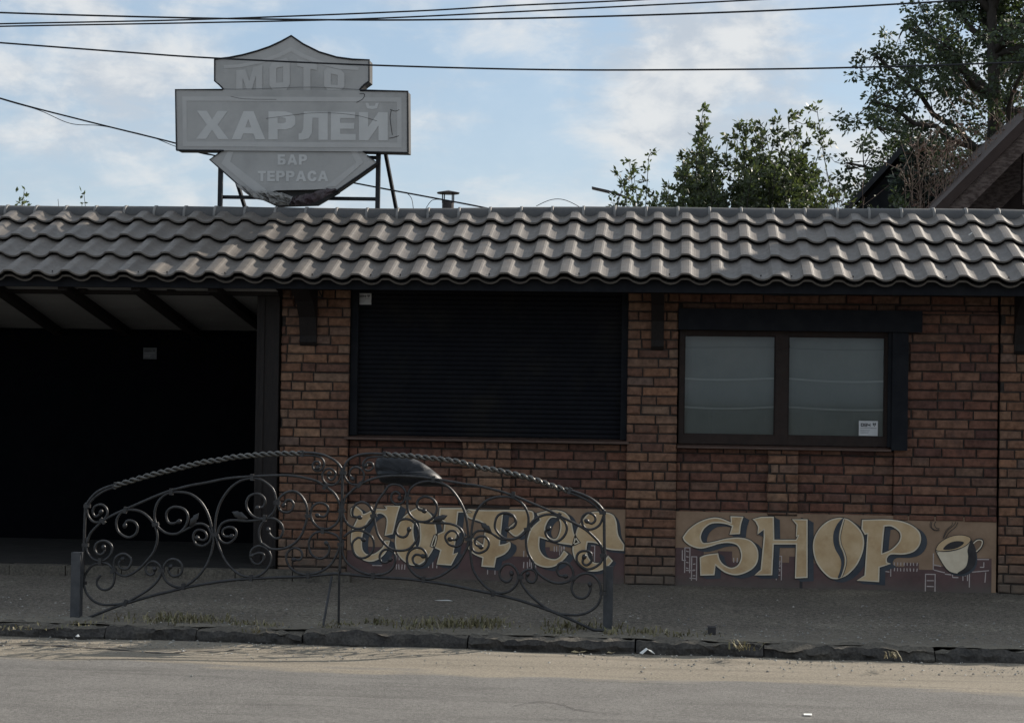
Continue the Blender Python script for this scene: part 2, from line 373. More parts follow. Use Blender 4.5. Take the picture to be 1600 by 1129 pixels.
def kerb_line(x): return KY+.02*math.sin(x*1.3)+.012*math.sin(x*4.1+1)
def pave_z(x, y):
    z = .006*vnoise(x, y, 1.3)+.005*vnoise(x, y, 5)+.004*vnoise(x+9, y, 14)
    e = y-(KY+.16)
    if e < .5: z += .02*(1-e/.5)**2*max(0, .5+vnoise(x+3, y, 1.7)) if e > 0 else .014
    return z
pv = sheet('sidewalk', 'asphalt', -9, 7, KY+.11, .3, .035, pave_z)
sheet('road', 'road', -9, 7, -16, KY+.12, .07, lambda x, y: -.062+.008*vnoise(x, y, .7)+.003*vnoise(x, y*2.5, 3)+(.012*vnoise(x*.6, y*3, 2.5) if y > -4.6 else 0))
b = mb('road')
b.add([(-200, -26, -.066), (-9, -26, -.066), (-9, KY+.12, -.066), (-200, KY+.12, -.066)], [(0, 1, 2, 3)])
b.add([(7, -26, -.066), (200, -26, -.066), (200, KY+.12, -.066), (7, KY+.12, -.066)], [(0, 1, 2, 3)])
b.add([(-9, -26, -.066), (7, -26, -.066), (7, -16, -.066), (-9, -16, -.066)], [(0, 1, 2, 3)])
struct(b.build('road_beyond'))
# long cracks in the sandy strip
b = mb('ink')
for pts, w in (([(-30, 1008), (60, 1009), (130, 1011), (190, 1014), (225, 1018), (262, 1020), (300, 1017), (340, 1018), (378, 1012)], .016), ([(-30, 1003), (100, 1004), (160, 1007), (210, 1012)], .008), ([(300, 1012), (420, 1014), (600, 1016), (700, 1019)], .005), ([(800, 1103), (850, 1096), (905, 1109), (970, 1115)], .006), ([(560, 1010), (480, 1013), (400, 1011)], .006)):
    q = [G(*p, -.062) for p in pts]; q2 = []
    for p in spline([tuple(v) for v in q], 9): q2.append((p[0]+U(-.01, .01), p[1]+.03*vnoise(p[0], p[1], 3)+U(-.008, .008)))
    z_ = lambda x, y: -.062+.008*vnoise(x, y, .7)+.003*vnoise(x, y*2.5, 3)+(.012*vnoise(x*.6, y*3, 2.5) if y > -4.6 else 0)+.004
    k = len(q2); vs = []
    for i, (x, y) in enumerate(q2):
        h = w*U(.25, 1.0)*(.3 if i in (0, k-1) else 1); vs += [(x, y-h, z_(x, y-h)), (x, y+h, z_(x, y+h))]
    b.add(vs, [(2*i, 2*i+2, 2*i+3, 2*i+1) for i in range(k-1)])
struct(b.build('road_crack'))
# kerb: rough split stones laid end to end
b = mb('kerb'); x = -9.
while x < 7:
    L = U(.55, 1.05); nx = max(6, int(L/.022)); gap = U(.003, .014); dz = U(-.012, .012); dy = U(-.015, .015); rnd = U(0, 90)
    prof = [(-.01, -.12), (-.004, -.05), (.0, -.02), (.012, .004), (.05, .012), (.11, .012), (.19, .008), (.20, -.1)]
    vs = []
    for i in range(nx+1):
        xx = x+gap/2+(L-gap)*i/nx; e = min(i, nx-i)/nx; ch = .02*max(0, 1-e*9)
        for k, (py_, pz_) in enumerate(prof):
            q = vnoise(xx+rnd, k*.7, 4.5)*.034+vnoise(xx+rnd, k*1.7, 15)*.022+vnoise(xx+rnd, k*1.3, 37)*.010
            vs.append((xx, kerb_line(xx)+dy+py_+ch*(k < 5)+(q if k < 6 else 0), pz_+dz*(k > 1)+(q*.7-ch*.4 if k > 1 else 0)))
    n = len(prof)
    fs = [(i*n+k, i*n+k+1, (i+1)*n+k+1, (i+1)*n+k) for i in range(nx) for k in range(n-1)]
    fs = [f[::-1] for f in fs]; o_ = len(b.v)
    b.use('kerb'); b.add(vs, [f for q, f in enumerate(fs) if q % (n-1) < 3]+[tuple(range(n)), tuple(range(nx*n, nx*n+n))[::-1]])
    b.use('kerbtop'); b.f += [tuple(v+o_ for v in f) for q, f in enumerate(fs) if q % (n-1) >= 3]; b.mi += [b.m]*sum(q % (n-1) >= 3 for q in range(len(fs)))
    x += L
struct(b.build('kerb'))

# loose grit and pebbles (uncountable)
b = mb('stone')
def pebble(b, p, r):
    vs = []
    for dx, dy, dz in ((1, 0, 0), (0, 1, 0), (-1, 0, 0), (0, -1, 0), (0, 0, .8), (0, 0, -.4)):
        vs.append((p[0]+dx*r*U(.6, 1.2), p[1]+dy*r*U(.6, 1.2), p[2]+dz*r*U(.6, 1.1)))
    b.add(vs, [(0, 1, 4), (1, 2, 4), (2, 3, 4), (3, 0, 4), (1, 0, 5), (2, 1, 5), (3, 2, 5), (0, 3, 5)])
for i in range(2600):
    x = U(-6.2, 3.6); t = random.random()
    if t < .55:
        y = KY+.18+abs(random.gauss(0, .9)); z = pave_z(x, y)
        if y > -.1: continue
    else:
        y = kerb_line(x)-.02-abs(random.gauss(0, .35)); z = -.06
    pebble(b, (x, y, z+.002), random.choice((.004, .005, .006, .006, .008, .011)))
o = b.build('gravel'); o['kind'] = 'stuff'; tag(o, 'loose grit and small pebbles scattered over pavement and gutter', 'gravel')
# dusty concrete patches at the post feet
# weeds along the kerb
b = mb('weed')
def tuft(b, px, py, n, spread, h):
    c = G(px, py)
    for i in range(int(n*.7)):
        x = c.x+random.gauss(0, spread*1.15); y = c.y+random.gauss(0, .075); z = pave_z(x, y)
        a = U(0, 6.28); l = h*U(.2, 1.0)**1.5*1.5; lean = U(.3, 1.6)*l; w = U(.0025, .006)
        d = Vector((math.cos(a), math.sin(a), 0)); s = Vector((-d.y, d.x, 0))*w
        p0 = Vector((x, y, z-.003)); p1 = p0+d*lean*.4+Vector((0, 0, l*.7)); p2 = p0+d*lean+Vector((0, 0, l*U(.55, 1)))
        b.add([p0-s, p0+s, p1+s*.8, p1-s*.8, p2], [(0, 1, 2, 3), (3, 2, 4)])
for px, py, n, sp, h in ((290, 970, 420, .17, .055), (250, 975, 110, .1, .04), (400, 978, 160, .1, .03), (130, 977, 60, .05, .02), (532, 976, 90, .05, .025), (595, 974, 120, .045, .035),
                         (710, 978, 430, .16, .055), (650, 983, 110, .06, .03), (760, 974, 160, .08, .05), (905, 980, 260, .12, .05), (870, 990, 120, .05, .03), (1000, 988, 160, .1, .04), (1045, 993, 120, .09, .035),
                         (950, 992, 40, .02, .04), (1162, 1016, 60, .03, .05), (515, 983, 50, .03, .03), (30, 985, 80, .1, .025), (400, 990, 40, .03, .03), (1110, 990, 60, .05, .02), (1395, 1030, 35, .02, .04)):
    tuft(b, px, py, n, sp, h)
o = b.build('weeds'); o['kind'] = 'stuff'; tag(o, 'low yellowing weeds and grass along the kerb by the railing', 'weeds')

# ------------------------------------------------------------------ the brick building
XL, XR = -9.5, 13.0
bld = empty('brick_cafe', (-1, .1, 0), 'low red brick roadside cafe with brown wavy tiled roof, shuttered windows and an open bay', 'building')
COURSE = .0752
def bricks(b, x0, x1, z0, z1, y, mortar='mortar', m='brick', lmin=.20, lmax=.28, ret=0.):
    """real bricks with worn edges over a dark mortar backing; face at y"""
    b.use(mortar); b.box(x0+.004, x1-.004, y+.014, y+.12, z0, z1); b.use(m)
    k = int(math.floor(z0/COURSE+.02)); z = k*COURSE
    while z < z1-.012:
        za = max(z, z0)+.006; zb = min(z+COURSE, z1)-.006
        if zb-za > .015:
            x = x0-(U(.06, .2) if (x1-x0) > .5 else (0 if k % 2 else .12))
            while x < x1-.001:
                L = U(lmin, lmax)*(1 if random.random() > .18 else .55)
                xa, xb = max(x, x0), min(x+L, x1)
                if x1-xb < .05: xb = x1; L = 99
                if xb-xa > .035:
                    g = .0055; j = lambda s: U(-s, s)
                    yo = U(-.006, .005); c = U(.006, .012); xa2, xb2 = xa+(g if xa > x0 else 0), xb-(g if xb < x1 else 0)
                    out = [(xa2, za), (xb2, za), (xb2, zb), (xa2, zb)]
                    o1 = [(p[0]+j(.003), y+.03, p[1]+j(.003)) for p in out]
                    o2 = [(p[0]+j(.0025), y+yo+.008+j(.003), p[1]+j(.003)) for p in out]
                    inn = [(xa2+c, za+c*.8), (xb2-c, za+c*.8), (xb2-c, zb-c*.8), (xa2+c, zb-c*.8)]
                    o3 = [(p[0]+j(.003), y+yo+j(.002), p[1]+j(.003)) for p in inn]
                    b.add(o1+o2+o3, [(8, 9, 10, 11)]+[(s+i, s+(i+1) % 4, s+4+(i+1) % 4, s+4+i) for s in (0, 4) for i in range(4)])
                x += L
        z += COURSE; k += 1
# piers
def pier(x0, x1, z1=2.42, yb=.3):
    b = mb('brick'); bricks(b, x0, x1, 0, z1, 0., lmin=.17, lmax=.26)
    b.use('mortar'); b.box(x0+.006, x1-.006, .11, yb, 0, z1)
    return b.build('brick_pier', bld)
pier(-3.275, -2.715); pier(-.455, -.058); pier(2.47, 3.05)
# recessed panels under the openings, wall right of the window, band over the window
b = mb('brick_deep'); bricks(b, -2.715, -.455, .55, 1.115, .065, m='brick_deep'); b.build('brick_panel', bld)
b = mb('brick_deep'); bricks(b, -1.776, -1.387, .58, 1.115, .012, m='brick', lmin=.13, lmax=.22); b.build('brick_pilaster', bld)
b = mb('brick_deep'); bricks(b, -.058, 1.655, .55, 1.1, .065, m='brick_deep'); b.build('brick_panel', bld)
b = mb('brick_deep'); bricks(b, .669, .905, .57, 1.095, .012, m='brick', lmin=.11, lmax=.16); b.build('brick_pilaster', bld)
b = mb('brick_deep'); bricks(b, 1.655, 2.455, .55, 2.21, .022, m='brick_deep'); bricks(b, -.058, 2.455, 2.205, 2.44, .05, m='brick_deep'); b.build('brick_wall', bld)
# rear body of the building
b = mb('mortar'); b.box(-3.28, XR, .32, 2.5, 0, 2.42); b.box(3.05, XR, .02, .3, 0, 2.42); b.build('rear_wall', bld)

# big roller shutter
b = mb('shutter'); z = 1.15
prof = []
while z < 2.38:
    prof += [(.118, z), (.108, z+.006), (.104, z+.018), (.108, z+.030), (.118, z+.036)]; z += .0385
n = len(prof); vs = []
for y, z in prof: vs += [(-2.66, y, z), (-.505, y, z)]
b.add(vs, [(2*i, 2*i+1, 2*i+3, 2*i+2) for i in range(n-1)])
b.box(-2.66, -.505, .121, .14, 1.15, 2.39)
shut = b.build('roller_shutter', bld)
b = mb('blackpaint'); b.box(-2.713, -2.655, .06, .16, 1.15, 2.37); b.build('shutter_rail', shut)
b = mb('blackpaint'); b.box(-.51, -.457, .06, .16, 1.15, 2.37); b.build('shutter_rail', shut)
b = mb('blackpaint'); b.box(-2.713, -.457, .03, .16, 2.372, 2.46); b.build('shutter_box', shut)
b = mb('sill'); b.add([(-2.74, -.025, 1.118), (-.44, -.025, 1.118), (-.44, -.025, 1.134), (-2.74, -.025, 1.134), (-2.74, .12, 1.15), (-.44, .12, 1.15), (-2.74, .12, 1.118), (-.44, .12, 1.118)],
    [(0, 1, 2, 3), (3, 2, 5, 4), (1, 0, 6, 7), (0, 3, 4, 6), (2, 1, 7, 5)]); b.build('window_sill', bld)

# right window
WX0, WX1, WZ0, WZ1 = -.045, 1.625, 1.13, 2.035
b = mb('frame'); fy0, fy1 = .045, .13
gx = [(-.008, .722), (.818, 1.585)]; gz = (1.200, 2.000)
b.box(WX0, gx[0][0], fy0, fy1, WZ0, WZ1); b.box(gx[0][1], gx[1][0], fy0, fy1, WZ0, WZ1); b.box(gx[1][1], WX1, fy0, fy1, WZ0, WZ1)
for a, c in gx: b.box(a, c, fy0+.002, fy1, WZ0, gz[0]); b.box(a, c, fy0+.002, fy1, gz[1], WZ1)
win = b.build('window', bld)
for a, c in gx:      # sash beads
    b = mb('frame'); w = .011
    b.box(a, a+w, .062, .1, gz[0], gz[1]); b.box(c-w, c, .062, .1, gz[0], gz[1]); b.box(a+w, c-w, .064, .1, gz[0], gz[0]+w); b.box(a+w, c-w, .064, .1, gz[1]-w, gz[1])
    b.build('sash', win)
    b = mb('glass'); b.add([(a+w, .088, gz[0]+w), (c-w, .088, gz[0]+w), (c-w, .088, gz[1]-w), (a+w, .088, gz[1]-w)], [(0, 1, 2, 3)]); b.build('pane', win)
    # folded roman blind
    b = mb('blind'); zz = [1.17, 1.28, 1.40, 1.428, 1.434, 1.50, 1.58, 1.655, 1.662, 1.72, 1.80, 1.90, 1.906, 1.97, 2.02]
    yy = [.104, .106, .108, .112, .142, .138, .130, .128, .160, .158, .154, .150, .172, .172, .17]
    vs = []; N = 22
    for z, y in zip(zz, yy):
        for i in range(N+1):
            x = a+(c-a)*i/N; sag = .012*math.sin(math.pi*i/N)*(1 if z < 1.9 else .2)
            vs.append((x, y+.006*math.sin(i*.7+z*5+a*3)+.01*max(0, math.sin((x-a)*6-(1.55-z)*9))*(z < 1.5), z-sag+.006*math.sin(x*4+z*3)))
    b.add(vs, [(j*(N+1)+i, j*(N+1)+i+1, (j+1)*(N+1)+i+1, (j+1)*(N+1)+i) for j in range(len(zz)-1) for i in range(N)]); bl = b.build('blind', win)
    for zb, yb in ((1.431, .104), (1.6585, .120)):  # added pale strips, highlights painted along the folds
        b = mb('fold_highlight'); f_ = lambda i: zb-.012*math.sin(math.pi*i/N)+.006*math.sin((a+(c-a)*i/N)*4+zb*3)
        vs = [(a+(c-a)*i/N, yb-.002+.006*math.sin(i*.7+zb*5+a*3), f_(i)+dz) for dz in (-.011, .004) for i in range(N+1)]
        b.add(vs, [(i, i+1, N+2+i, N+1+i) for i in range(N)]); b.build('fold_highlight', bl)
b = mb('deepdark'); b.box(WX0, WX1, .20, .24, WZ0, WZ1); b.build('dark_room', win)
b = mb('blackpaint'); b.box(-.055, 1.855, -.055, .044, 2.036, 2.204); b.build('shutter_box', bld)
b = mb('blackpaint'); b.box(1.628, 1.752, -.03, .044, 1.105, 2.034); b.build('shutter_rail', bld)
b = mb('blackpaint'); b.box(1.60, 1.627, -.005, .06, 1.128, 2.034); b.build('shutter_rail', bld)
b = mb('sill'); b.add([(-.052, -.03, 1.096), (1.626, -.03, 1.096), (1.626, -.03, 1.110), (-.052, -.03, 1.110), (-.052, .1, 1.130), (1.626, .1, 1.130), (-.052, .1, 1.096), (1.626, .1, 1.096)],
    [(0, 1, 2, 3), (3, 2, 5, 4), (1, 0, 6, 7), (0, 3, 4, 6), (2, 1, 7, 5)]); b.build('window_sill', bld)
# thin cable sagging under the eave
b = mb('wire'); b.tube([(.25+.15*i, -.06, 2.365-.05*math.sin(math.pi*i/8)) for i in range(9)], .006, 5); b.build('cable', bld, smooth=True)
b = mb('wire'); b.tube(spline([(-3.0, -.06, 2.4), (-3.02, -.08, 2.3), (-2.93, -.09, 2.26), (-2.96, -.07, 2.33), (-2.9, -.05, 2.40)], 6), .005, 5); b.build('cable', bld, smooth=True)

# security stickers
def sticker(px, py, w, h, Y, parent, paper='sticker'):
    c = P(px, py, Y); fn = lambda d: (lambda u, v, _: (c.x+u*w, Y+d, c.z+v*h))
    b = mb(paper); b.box(c.x, c.x+w, Y, Y+.003, c.z-h, c.z)
    f = lambda u, v, _: (c.x+u*w, Y-.0015, c.z+(v-1)*h)
    b.use('stickerink')
    def q(u0, u1, v0, v1): b.poly([[(u0, v0), (u1, v0), (u1, v1), (u0, v1)]], f)
    gl = {'O': ([(.1, .62), (.26, .62), (.26, .84), (.1, .84)], [(.145, .68), (.215, .68), (.215, .78), (.145, .78)])}
    b.poly([gl['O'][0], gl['O'][1]], f)
    b.poly([[(.29, .62), (.44, .62), (.44, .84), (.29, .84)], [(.33, .66), (.40, .66), (.40, .71), (.33, .71)], [(.33, .75), (.40, .75), (.40, .80), (.33, .80)]], f)
    b.poly([[(.46, .84), (.49, .84), (.49, .75), (.57, .75), (.57, .84), (.61, .84), (.61, .62), (.57, .62), (.57, .69), (.46, .69)]], f)
    b.poly([[(.73, .88), (.81, .84), (.90, .88), (.89, .74), (.815, .63), (.74, .74)], [(.775, .76), (.815, .70), (.855, .76), (.815, .79)]], f)
    b.use('stickerink2'); q(.08, .92, .50, .54); q(.08, .60, .36, .39); q(.08, .55, .27, .30); q(.08, .5, .18, .21)
    return b.build('sticker', parent)
sticker(1342, 657, .149, .118, .075, win)
sticker(558, 458, .118, .092, .099, shut)

# ------------------------------------------------------------------ tiled roof
PT = .459                                            # roof slope (rise over run)
EY, EZ = -.65, 2.367; RY = .75
MODW, ROW = .2315, .422
cosp = 1/math.sqrt(1+PT*PT); sinp = PT*cosp
def prof_h(u):          # one wave: flat raised band then a smooth trough
    u %= 1.0
    if u < .27: return .036+.003*math.sin(math.pi*u/.27)
    if u < .33: return .036-.008*(u-.27)/.06
    t = (u-.33)/.67
    return .028-.030*math.sin(math.pi*t)**.85+.008*max(0, (t-.8)/.2)
US = [0, .02, .09, .18, .255, .27, .275, .33, .36, .42, .50, .58, .66, .74, .82, .88, .93, .97]
roof_len = (RY-EY)/cosp
b = mb('tile')
nmod = int((XR-XL)/MODW)+1; X0 = XL-.03
xs = []
for m in range(nmod):
    for u in US: xs.append((X0+(m+u)*MODW, u, m))
rows = 4
for k in range(rows):
    s0, s1 = k*ROW, min((k+1)*ROW+.03, roof_len+.03)
    lift = .036
    vs = []; nS = 4
    for q in range(nS+1):
        s = s0+(s1-s0)*q/nS
        for x, u, m in xs:
            rv = ((m*7919+k*104729) % 97)/97-.5
            bulge = prof_h(u)+lift*(1-(s-s0)/ROW)+.0035*rv+.002*vnoise(x, s, 6)
            sag = -.012*math.sin((x+6)*.7)-.006*math.sin(x*1.9)
            yy = EY+s*cosp-bulge*sinp; zz = EZ+s*sinp+bulge*cosp+sag
            vs.append((x, yy, zz))
    N = len(xs)
    fs = [(q*N+i, q*N+i+1, (q+1)*N+i+1, (q+1)*N+i) for q in range(nS) for i in range(N-1)]
    b.add(vs, fs)
    # butt face of the row: two thin lips
    lip = []
    for i, (x, u, m) in enumerate(xs):
        p = Vector(vs[i]); lip.append(p)
    lip2 = [p+Vector((0, .003, -.013)) for p in lip]; lip3 = [p+Vector((0, .07, -.004)) for p in lip]
    b.add(lip+lip2+lip3, [(N+i, N+i+1, i+1, i) for i in range(N-1)]+[(2*N+i, 2*N+i+1, N+i+1, N+i) for i in range(N-1)])
# a second, thinner lip under the eave row (underlay tiles showing below)
vs = []
for x, u, m in xs:
    h = prof_h(u)
    sag = -.012*math.sin((x+6)*.7)-.006*math.sin(x*1.9)
    vs.append((x, EY+.020-h*sinp, EZ+h*cosp-.006+sag)); 
vs2 = [(x, y+.01, z-.014) for x, y, z in vs]; vs3 = [(x, y+.12, z+.05) for x, y, z in vs2]
N = len(xs); b.add(vs+vs2+vs3, [(N+i, N+i+1, i+1, i) for i in range(N-1)]+[(2*N+i, 2*N+i+1, N+i+1, N+i) for i in range(N-1)])
roof = b.build('tiled_roof', bld)
for pl in roof.data.polygons: pl.use_smooth = False
RZ = EZ+PT*(RY-EY)
def sagz(x): return -.012*math.sin((x+6)*.7)-.006*math.sin(x*1.9)
# small fixing screws in some troughs of the eave row
scr = None
for m in range(nmod):
    if m % 3 != 1 and m % 7 != 2: continue
    x = X0+(m+.62)*MODW; sl_ = .055; h = prof_h(.62)+.040
    if not -6 < x < 3: continue
    p = Vector((x, EY+sl_*cosp-h*sinp, EZ+sl_*sinp+h*cosp+sagz(x)))
    if scr is None:
        b = mb('ink'); nrm = Vector((0, -sinp, cosp)); b.tube([-nrm*.004, nrm*.006], .006, 6); scr = b.build('screw'); o = scr
    else: o = scr.copy(); COL.objects.link(o); o.parent = None
    o.location = p; setp(o, roof)
# rear slope, soffit and fascia
b = mb('farroof')
b.add([(XL, RY, RZ), (XR, RY, RZ), (XR, 2.75, 2.5), (XL, 2.75, 2.5), (XL, RY, RZ-.05), (XR, RY, RZ-.05), (XR, 2.75, 2.44), (XL, 2.75, 2.44)],
      [(0, 1, 2, 3), (5, 4, 7, 6), (3, 2, 6, 7), (0, 3, 7, 4), (2, 1, 5, 6)])
b.build('rear_roof', bld)
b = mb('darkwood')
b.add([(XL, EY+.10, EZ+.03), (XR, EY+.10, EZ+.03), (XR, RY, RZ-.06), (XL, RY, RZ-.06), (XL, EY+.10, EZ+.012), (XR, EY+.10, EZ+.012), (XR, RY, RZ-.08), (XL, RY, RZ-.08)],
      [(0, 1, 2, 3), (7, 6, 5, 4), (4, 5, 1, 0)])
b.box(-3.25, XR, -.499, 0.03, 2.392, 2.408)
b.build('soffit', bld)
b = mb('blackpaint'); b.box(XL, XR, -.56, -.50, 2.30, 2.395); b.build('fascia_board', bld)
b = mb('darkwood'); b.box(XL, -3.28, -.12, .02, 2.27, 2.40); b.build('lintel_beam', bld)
# ridge caps
b = mb('cap'); CAPL = .2635; x = XL-.05; r = .088
while x < XR:
    xe = x+CAPL; n = 12; vs = []
    for xx, rr in ((x, r), (xe-.02, r*.97)):
        for i in range(n+1):
            a = math.pi*(-.08+1.16*i/n); vs.append((xx, RY-rr*math.cos(a), RZ-.012+rr*.98*math.sin(a)+sagz(xx)))
    b.use('cap'); b.add(vs, [(i, n+1+i, n+2+i, i+1) for i in range(n)])
    b.use('collar'); vs = []
    for xx, rr in ((xe-.024, r*.97), (xe-.022, r*1.07), (xe-.002, r*1.07), (xe, r*.98)):
        for i in range(n+1):
            a = math.pi*(-.08+1.16*i/n); vs.append((xx, RY-rr*math.cos(a), RZ-.012+rr*.98*math.sin(a)+sagz(xx)))
    k = n+1; b.add(vs, [(j*k+i, (j+1)*k+i, (j+1)*k+i+1, j*k+i+1) for j in range(3) for i in range(n)])
    b.use('cap'); b.add([(x, RY-r*1.0, RZ-.03+sagz(x)), (xe, RY-r*1.0, RZ-.03+sagz(xe)), (xe, RY-r*1.06, RZ-.055+sagz(xe)), (x, RY-r*1.06, RZ-.055+sagz(x))], [(0, 3, 2, 1)])
    x = xe
ridge = b.build('ridge_cap', bld, smooth=True)
# little wire loop standing on the ridge
b = mb('wire'); a0, a1 = P(838, 322, .46), P(905, 323, .46); b.tube([a0+(a1-a0)*t+Vector((0, 0, .062*math.sin(math.pi*t))) for t in [i/14 for i in range(15)]], .003, 5); b.build('wire_loop', bld, smooth=True)
# flue with a rain cap behind the ridge
Yv = 1.5; c0, c1 = P(700, 330, Yv), P(700, 314, Yv); rp = .053
b = mb('oldmetal'); base = Vector((c0.x, Yv, 2.72)); b.tube([base, Vector((c1.x, Yv, c1.z))], rp, 16)
fl = b.build('flue', bld, smooth=False)
b = mb('oldmetal'); zc = P(700, 301, Yv).z
n = 18; vs = [(c0.x, Yv, zc+.022)]+[(c0.x+.103*math.cos(2*math.pi*i/n), Yv+.103*math.sin(2*math.pi*i/n), zc) for i in range(n)]+[(c0.x+.098*math.cos(2*math.pi*i/n), Yv+.098*math.sin(2*math.pi*i/n), zc-.010) for i in range(n)]
b.add(vs, [(0, 1+i, 1+(i+1) % n) for i in range(n)]+[(1+i, 1+n+i, 1+n+(i+1) % n, 1+(i+1) % n) for i in range(n)]+[tuple(range(1+n, 1+2*n))[::-1]])
b.build('rain_cap', fl)
for a in (.5, 2.4, 3.6, 5.6):
    b = mb('oldmetal'); p = Vector((c0.x+rp*math.cos(a), Yv+rp*math.sin(a), c1.z-.02)); b.tube([p, Vector((p.x, p.y, zc-.004))], .006, 5); b.build('strut', fl)

# brackets under the eave
def bracket(x, w):
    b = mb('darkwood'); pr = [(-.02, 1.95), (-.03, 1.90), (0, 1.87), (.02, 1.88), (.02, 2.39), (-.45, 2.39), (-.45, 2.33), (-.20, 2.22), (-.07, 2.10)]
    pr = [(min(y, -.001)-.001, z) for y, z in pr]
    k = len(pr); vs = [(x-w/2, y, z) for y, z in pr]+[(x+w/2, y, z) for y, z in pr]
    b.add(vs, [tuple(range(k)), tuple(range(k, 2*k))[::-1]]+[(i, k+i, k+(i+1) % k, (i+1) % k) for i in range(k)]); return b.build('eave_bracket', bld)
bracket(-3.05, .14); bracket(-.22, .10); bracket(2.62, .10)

# ------------------------------------------------------------------ open bay on the left
b = mb('darkwood'); b.box(-3.475, -3.29, -.02, .2, .02, 2.42); b.box(-3.44, -3.41, -.032, -.021, .02, 2.3); b.build('timber_post', bld)
BY = 2.1
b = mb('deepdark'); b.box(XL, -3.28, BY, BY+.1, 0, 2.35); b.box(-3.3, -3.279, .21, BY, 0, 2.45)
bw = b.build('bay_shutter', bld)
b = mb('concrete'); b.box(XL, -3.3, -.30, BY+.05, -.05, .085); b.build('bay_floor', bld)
b = mb('kerbtop'); x = XL
while x < -3.0:
    L = .46; b.box(x+.004, x+L-.004, -.43+U(-.008, .008), -.305, -.05, .080+U(-.006, .006)); x += L
b.build('floor_edging', bld)
sticker(224, 543, .128, .105, BY-.006, bw, 'dimsticker')
zc0, zc1 = P(150, 441, -.45).z, P(150, 514, BY-.02).z
b = mb('ceiling'); b.add([(XL, -.495, zc0), (-3.28, -.495, zc0), (-3.28, BY+.02, zc1), (XL, BY+.02, zc1), (XL, -.495, zc0+.02), (-3.28, -.495, zc0+.02), (-3.28, BY+.02, zc1+.02), (XL, BY+.02, zc1+.02)],
    [(3, 2, 1, 0), (4, 5, 6, 7), (0, 1, 5, 4)]); b.build('bay_ceiling', bld)
for (xa, ya), (xb, yb) in (((-10, 447), (92, 512)), ((98, 445), (200, 514)), ((212, 444), (307, 516)), ((332, 444), (425, 517)), ((-120, 447), (-10, 512)), ((-230, 447), (-110, 512))):
    b = mb('darkwood'); p0, p1 = P(xa, ya, -.46), P(xb, yb, BY-.03); p0.z = zc0-.035; p1.z = zc1-.035
    b.bar(p0, p1, .075, .068); b.build('rafter', bld)
for px_ in (130, 268):       # round bulkhead lamps, unlit
    c = P(px_, 447, -.15); b = mb('darkwood'); b.tube([c+Vector((0, 0, .03)), c+Vector((0, 0, -.02)), c+Vector((0, 0, -.045))], [.045, .045, .028], 12); b.build('ceiling_block', bld)

# ------------------------------------------------------------------ murals
MY = .030
def fnm(ox, oy, s, Y):     # crop coordinates of the photo -> the wall plane
    return lambda u, v, d: tuple(P(ox+u/s, oy+v/s, MY)*1.0)[:1]+(Y+d,)+(P(ox+u/s, oy+v/s, MY).z,)
def mural(x0, x1, ztop, skyline, chalks, joint=None):
    b = mb('plaster'); b.box(x0, x1, MY, .064, -.02, ztop)
    b.use('maroon'); b.poly([[(p[0], p[1]) for p in skyline]], lambda u, v, d: (u, MY-.0012, v))
    b.use('chalk')
    for pts in chalks: b.ribbon(pts, .0075, lambda u, v, d: (u, MY-.002, v), closed=False)
    if joint is not None: b.use('ink'); b.poly([[(joint-.012, -.01), (joint+.012, -.01), (joint+.010, ztop-.03), (joint-.008, ztop-.03)]], lambda u, v, d: (u, MY-.0024, v))
    return b.build('mural_panel', bld)
def sk(x0, x1, steps):
    lp = [(x0, -.01), (x1, -.01)]
    xs_ = [x1-(x1-x0)*i/len(steps) for i in range(len(steps)+1)]
    for i, h in enumerate(steps): lp += [(xs_[i], h), (xs_[i+1], h)]
    return lp
random.seed(11)
def windows(x0, x1, z0, z1, nx, nz):
    out = []
    for i in range(nx):
        for j in range(nz):
            x = x0+(x1-x0)*(i+.3)/nx; z = z0+(z1-z0)*(j+.3)/nz; out.append([(x, z), (x+U(-.003, .003), z+(z1-z0)/nz*.55)])
    return out
def tower(x0, x1, z0, z1): return [[(x0, z0), (x0, z1), (x1, z1), (x1, z0)]]+[[(x0+.01, z), (x1-.01, z+U(-.006, .006))] for z in np.arange(z0+.04, z1-.02, .045)]
ch = tower(1.91, 1.985, .0, .135)+windows(1.66, 1.86, .14, .23, 8, 2)+tower(2.2, 2.235, .09, .2)+[[(2.12, .115), (2.165, .115)], [(2.12, .115), (2.12, .145)], [(2.25, .04), (2.25, .2), (2.19, .2)], [(2.27, .16), (2.40, .175)], [(2.27, .26), (2.40, .262)], [(2.33, .2), (2.36, .2), (2.36, .24)], [(2.37, .08), (2.375, .16)], [(1.97, .17), (1.97, .3)], [(1.975, .17), (2.06, .15)], [(1.975, .21), (2.03, .2)], [(2.06, .14), (2.11, .135)]]
ch += tower(1.58, 1.64, .11, .27)+tower(.02, .06, .1, .3)+tower(.075, .115, .04, .23)+[[(.0, .28), (0, .2), (.03, .2)], [(.03, .12), (.10, .12)], [(.06, .06), (.12, .055)]]+tower(.745, .785, .06, .25)+windows(.745, .785, .12, .22, 2, 3)+windows(1.58, 1.7, .28, .32, 6, 1)+windows(.40, .48, .17, .24, 3, 1)
mr = mural(-.056, 2.455, .588, sk(-.055, 2.42, [.27, .27, .2, .2, .17, .22, .19, .23, .25, .22, .15, .2, .2, .25, .2, .2, .23, .2, .28, .24, .3, .3]), ch, .940)
